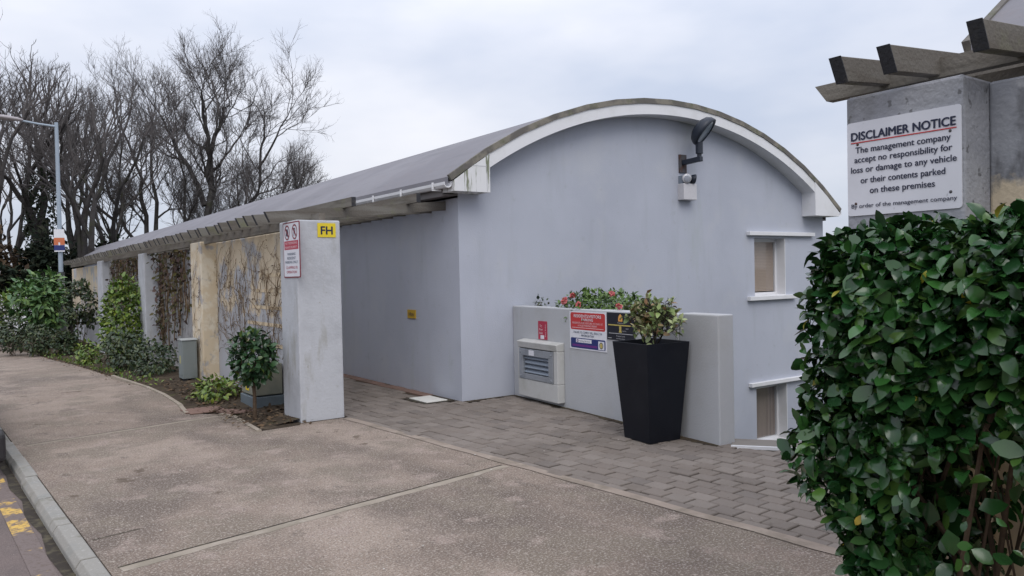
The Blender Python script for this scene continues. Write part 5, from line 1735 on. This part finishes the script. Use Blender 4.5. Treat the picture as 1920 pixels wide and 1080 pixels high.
# ------------------------------------------------------------------ trees
def winter_tree(name, x, y, h, r, seed, label, limbs=5, fork=0.32, spread=0.42, lean=(0, 0), custom=None, lev0=5, up=0.10, dens=1.0, group='bare winter trees beyond the building', ivy_to=0.0):
    root = thing(name, (x, y, -1.5), label, 'tree', group)
    g = np.random.default_rng(seed)
    T, C = MB(), MB()
    SX = np.array([0.817, -0.576, 0.0])
    FW = np.array([0.576, 0.817, 0.0])
    base = np.array([x, y, -1.5])

    TW, TR = [], []                                # fine twigs: three points and radii each

    def unit(v):
        return v / (np.linalg.norm(v) + 1e-9)

    def turn(d, ang):
        v = g.normal(size=3)
        v -= d * v.dot(d)
        return unit(d * math.cos(ang) + unit(v) * math.sin(ang))

    def twig(p, d, l, r, sub):
        d1 = unit(d + g.normal(size=3) * 0.15 + np.array([0, 0, 0.12]))
        d2 = unit(d1 + g.normal(size=3) * 0.22 + np.array([0, 0, 0.18]))
        a = p + d1 * l * 0.5
        e = a + d2 * l * 0.5
        TW.append((p, a, e))
        TR.append((r, r * 0.75, r * 0.4))
        if sub:
            for _ in range(g.integers(1, 4)):
                t = g.uniform(0.25, 1.0)
                q = p + (a - p) * t * 2 if t < 0.5 else a + (e - a) * (t - 0.5) * 2
                twig(q, turn(d2, g.uniform(0.4, 0.9)), l * g.uniform(0.4, 0.65), r * 0.6, sub - 1)

    def branch(p, d, l, r, lev):
        pts = [p]
        for k in range(3):
            d = unit(d + g.normal(size=3) * 0.12 + np.array([0, 0, up]))
            pts.append(pts[-1] + d * l / 3)
        (T if r > 0.07 else C).tube(pts, [r, r * 0.93, r * 0.86, r * 0.78], 6 if r > 0.07 else 4, False)
        if r < 0.10:
            for _ in range(int(g.integers(1, 4) * dens + 0.4)):
                k = g.integers(0, 3)
                q = pts[k] + (pts[k + 1] - pts[k]) * g.random()
                twig(q, turn(d, g.uniform(0.5, 1.1)), g.uniform(0.5, 1.3), max(0.013, r * 0.35), 1)
        if lev == 0 or r < 0.016:
            for _ in range(int(g.integers(2, 5) * dens + 0.3)):
                twig(pts[-1], turn(d, g.uniform(0.1, 0.6)), g.uniform(0.6, 1.3), max(0.012, r * 0.6), 2)
            return
        branch(pts[-1], turn(d, g.uniform(0.12, 0.38)), l * g.uniform(0.76, 0.9), r * 0.76, lev - 1)
        branch(pts[-1], turn(d, g.uniform(0.38, 0.70)), l * g.uniform(0.66, 0.88), r * g.uniform(0.5, 0.66), lev - 1)
        if g.random() < 0.35 * dens:
            branch(pts[-2], turn(d, g.uniform(0.5, 1.0)), l * g.uniform(0.55, 0.8), r * 0.5, lev - 1)

    top = base + np.array([0, 0, h * fork]) + SX * lean[0] * h * fork
    tp = [base, base * 0.6 + top * 0.4 + g.normal(size=3) * 0.1, top]
    T.tube(tp, [r * 1.25, r, r * 0.85], 9)
    if custom:
        for pts, rr in custom:
            q = [base + SX * a + np.array([0, 0, b]) + FW * c for a, b, c in pts]
            q2 = []
            for a, b in zip(q, q[1:]):
                for t in (0, 0.34, 0.67):
                    q2.append(a * (1 - t) + b * t + (g.normal(size=3) * 0.10 if t else 0))
            q2.append(q[-1])
            n = len(q2)
            R = np.linspace(rr, rr * 0.22 + 0.012, n)
            T.tube(q2, R, 6)
            for k in range(3, n):
                for _ in range(1 if k < n - 1 else 2):
                    dd = unit(q2[k] - q2[k - 1])
                    branch(q2[k], turn(dd, g.uniform(0.45, 0.95) if k < n - 1 else 0.25), h * 0.075 * g.uniform(0.7, 1.2), max(R[k] * 0.5, 0.03), 3)
    else:
        for i in range(limbs):
            a = 2 * math.pi * (i + g.random() * 0.6) / limbs
            d = np.array([math.cos(a), math.sin(a), 0]) * spread * g.uniform(0.6, 1.2) + np.array([0, 0, 1]) + SX * lean[0]
            st = top - np.array([0, 0, h * fork * 0.35 * g.random() * (i > 0)])
            branch(st, unit(d), h * (1 - fork) * 0.235 * g.uniform(0.85, 1.1), r * g.uniform(0.42, 0.60), lev0)
    T.build('trunk', BARK, root)
    # all twigs at once, three-sided
    P = np.array(TW)
    Rr = np.array(TR)
    dv = P[:, 2] - P[:, 0]
    dv /= np.linalg.norm(dv, axis=1, keepdims=True) + 1e-9
    A = np.cross(dv, np.array([0.31, 0.17, 0.93]))
    A /= np.linalg.norm(A, axis=1, keepdims=True) + 1e-9
    B = np.cross(dv, A)
    ang = np.arange(3) * 2 * math.pi / 3
    off = A[:, None, :] * np.cos(ang)[None, :, None] + B[:, None, :] * np.sin(ang)[None, :, None]
    V = (P[:, :, None, :] + Rr[:, :, None, None] * off[:, None, :, :]).reshape(-1, 3)
    o = len(C.v)
    C.v.extend(map(tuple, V))
    quad = [(a * 3 + k, a * 3 + (k + 1) % 3, (a + 1) * 3 + (k + 1) % 3, (a + 1) * 3 + k) for a in range(2) for k in range(3)]
    F = (np.array(quad)[None] + (np.arange(len(P)) * 9)[:, None, None] + o).reshape(-1, 4)
    C.f.extend(map(tuple, F.tolist()))
    C.build('crown', TWIG, root)
    if ivy_to:
        n = 2600
        t = g.random(n)
        th = g.random(n) * 6.28
        R = (r * 1.2 + 0.35 * (1 - t * 0.5)) * (0.7 + 0.4 * g.random(n))
        P = np.stack([x + R * np.cos(th), y + R * np.sin(th), -1.5 + t * ivy_to], 1)
        U = np.stack([np.cos(th), np.sin(th), 0 * th], 1)
        leaves('ivy', P, U * 0.4 + rnd_unit(n) * 0.6 + np.array([0, 0, -0.5]), U + rnd_unit(n) * 0.4, g.uniform(0.12, 0.24, n), EVER_L, root, 'simple', 1.1)
    return root

winter_tree('bare_tree', 0.30, 42, 15.4, 0.34, 201, 'bare tree at the left photo edge, its trunk just out of view', 4, 0.30, 0.46, dens=0.6, lev0=5, up=0.11)
winter_tree('bare_tree', 2.3, 53, 14.6, 0.28, 202, 'bare tree behind the street lamp head', 3, 0.34, 0.42, dens=0.5, lev0=5, up=0.11)
winter_tree('bare_tree', 3.4, 50, 16.0, 0.42, 203, 'ivy clad bare tree just left of the lamp column', 3, 0.42, 0.46, ivy_to=9.5, dens=0.55, lev0=5, up=0.11)
winter_tree('bare_tree', 4.7, 47, 15.3, 0.40, 204, 'bare tree leaning right just behind the lamp column', 3, 0.26, 0.48, (0.10, 0), dens=0.55, lev0=5, up=0.11)
winter_tree('bare_tree', 7.6, 56, 17.6, 0.30, 205, 'slender bare tree third right of the lamp column', 3, 0.28, 0.42, dens=0.6, lev0=5, up=0.11)
winter_tree('bare_tree', 6.0, 60, 16.5, 0.30, 216, 'bare tree second right of the lamp column', 4, 0.36, 0.42, dens=0.55, lev0=5, up=0.11)
winter_tree('bare_tree', 11.0, 60, 15.2, 0.40, 206, 'bare tree with short thick trunk, left of the largest tree', 5, 0.30, 0.4, custom=[
    ([(-0.3, 4.6, 0), (-0.7, 7.0, 0.3), (-1.0, 9.6, 0.2), (-1.6, 12.0, 0.6), (-2.6, 15.0, 0.5)], 0.20),
    ([(0.2, 4.6, 0), (0.3, 7.5, -0.3), (0.1, 10.5, -0.4), (0.4, 14.6, -0.6)], 0.20),
    ([(0.4, 4.4, 0), (1.4, 6.6, 0.4), (2.5, 8.2, 0.6), (3.6, 9.6, 0.4)], 0.15),
    ([(-0.4, 4.2, 0), (-1.8, 6.8, -0.5), (-2.8, 9.2, -0.6), (-3.4, 12.4, -0.4)], 0.15)])
winter_tree('bare_tree', 13.9, 58, 19.6, 0.42, 207, 'largest bare tree, rising alone above the roof line with a low curved limb', 5, 0.28, 0.4, dens=1.15, custom=[
    ([(0.0, 4.0, 0), (0.3, 8.0, 0.1), (0.5, 12.0, 0.3), (0.3, 14.0, 0.2), (0.0, 16.6, 0.3)], 0.30),
    ([(0.1, 8.4, 0), (-1.2, 11.4, 0.5), (-2.3, 13.4, 0.6), (-3.0, 15.0, 0.4)], 0.22),
    ([(0.3, 10.4, 0), (1.2, 13.4, -0.5), (1.9, 14.6, -0.6), (2.2, 15.8, -0.3)], 0.18),
    ([(-0.2, 4.5, 0), (-1.2, 7.2, -0.3), (-1.0, 10.2, -0.5), (-1.8, 13.8, -0.8)], 0.14),
    ([(0.4, 4.2, 0.0), (2.0, 6.6, 0.2), (3.8, 9.2, 0.4), (4.1, 11.5, 0.3), (4.4, 14.2, 0.5)], 0.20),
    ([(3.9, 11.0, 0.3), (5.4, 13.2, 0.0), (6.4, 15.2, 0.2)], 0.10)])
winter_tree('bare_tree', 18.6, 60, 13.8, 0.22, 208, 'thin bare tree leaning right, right of the largest tree', 4, 0.30, 0.35, (0.22, 0), dens=0.9)
winter_tree('bare_tree', 20.6, 62, 9.6, 0.16, 209, 'small bushy bare tree beside the roof, farthest right of the row', 6, 0.30, 0.65, dens=0.85)
winter_tree('bare_tree', 16.6, 66, 12.0, 0.20, 210, 'low bare tree behind the largest tree', 5, 0.35, 0.5, dens=0.8)
winter_tree('bare_tree', 8.9, 64, 13.5, 0.26, 211, 'bare tree behind the gap left of the thick short trunk', 4, 0.30, 0.3, dens=0.55, lev0=4, up=0.15)
winter_tree('bare_tree', 1.3, 60, 14.5, 0.26, 212, 'thinner bare tree in the far left background', 4, 0.30, 0.3, dens=0.5, lev0=4, up=0.15)

# dark evergreen undergrowth beneath the bare trees
for i, (x, y, z, rx, rz, m, lb) in enumerate((
        (0.4, 46, 1.6, 2.4, 3.0, BROWN_L, 'brownish undergrowth mound at the far left under the bare trees'),
        (3.2, 47, 1.5, 1.6, 3.4, EVER_L, 'dark evergreen behind the rhododendron'),
        (5.2, 51, 1.3, 1.9, 2.9, EVER_L, 'dark evergreen right of the lamp column sign'),
        (7.8, 55, 1.4, 2.2, 3.6, EVER_L, 'dark evergreen mass above the far roof end'),
        (10.6, 60, 1.4, 2.0, 2.6, EVER_L, 'low dark evergreen around the short thick trunk'),
        (1.6, 43, 0.4, 1.3, 1.9, EVER_L, 'dark evergreen above the distant white wall'),
        (13.2, 63, 1.4, 2.2, 2.4, BROWN_L, 'brown undergrowth at the foot of the largest tree'),
        (17.5, 66, 1.8, 2.6, 2.6, BROWN_L, 'brown undergrowth beyond the roof right of the largest tree'))):
    bush('evergreen_bush' if m is EVER_L else 'undergrowth_bush', (x, y, -1.5), (x, y, z), (rx, rx, rz), 3200, 0.34, m, lb, 'bush', seed=300 + i, kind='simple', shell=0.4, lump=0.3, clumps=70, stems=12, group='undergrowth beneath the bare trees')
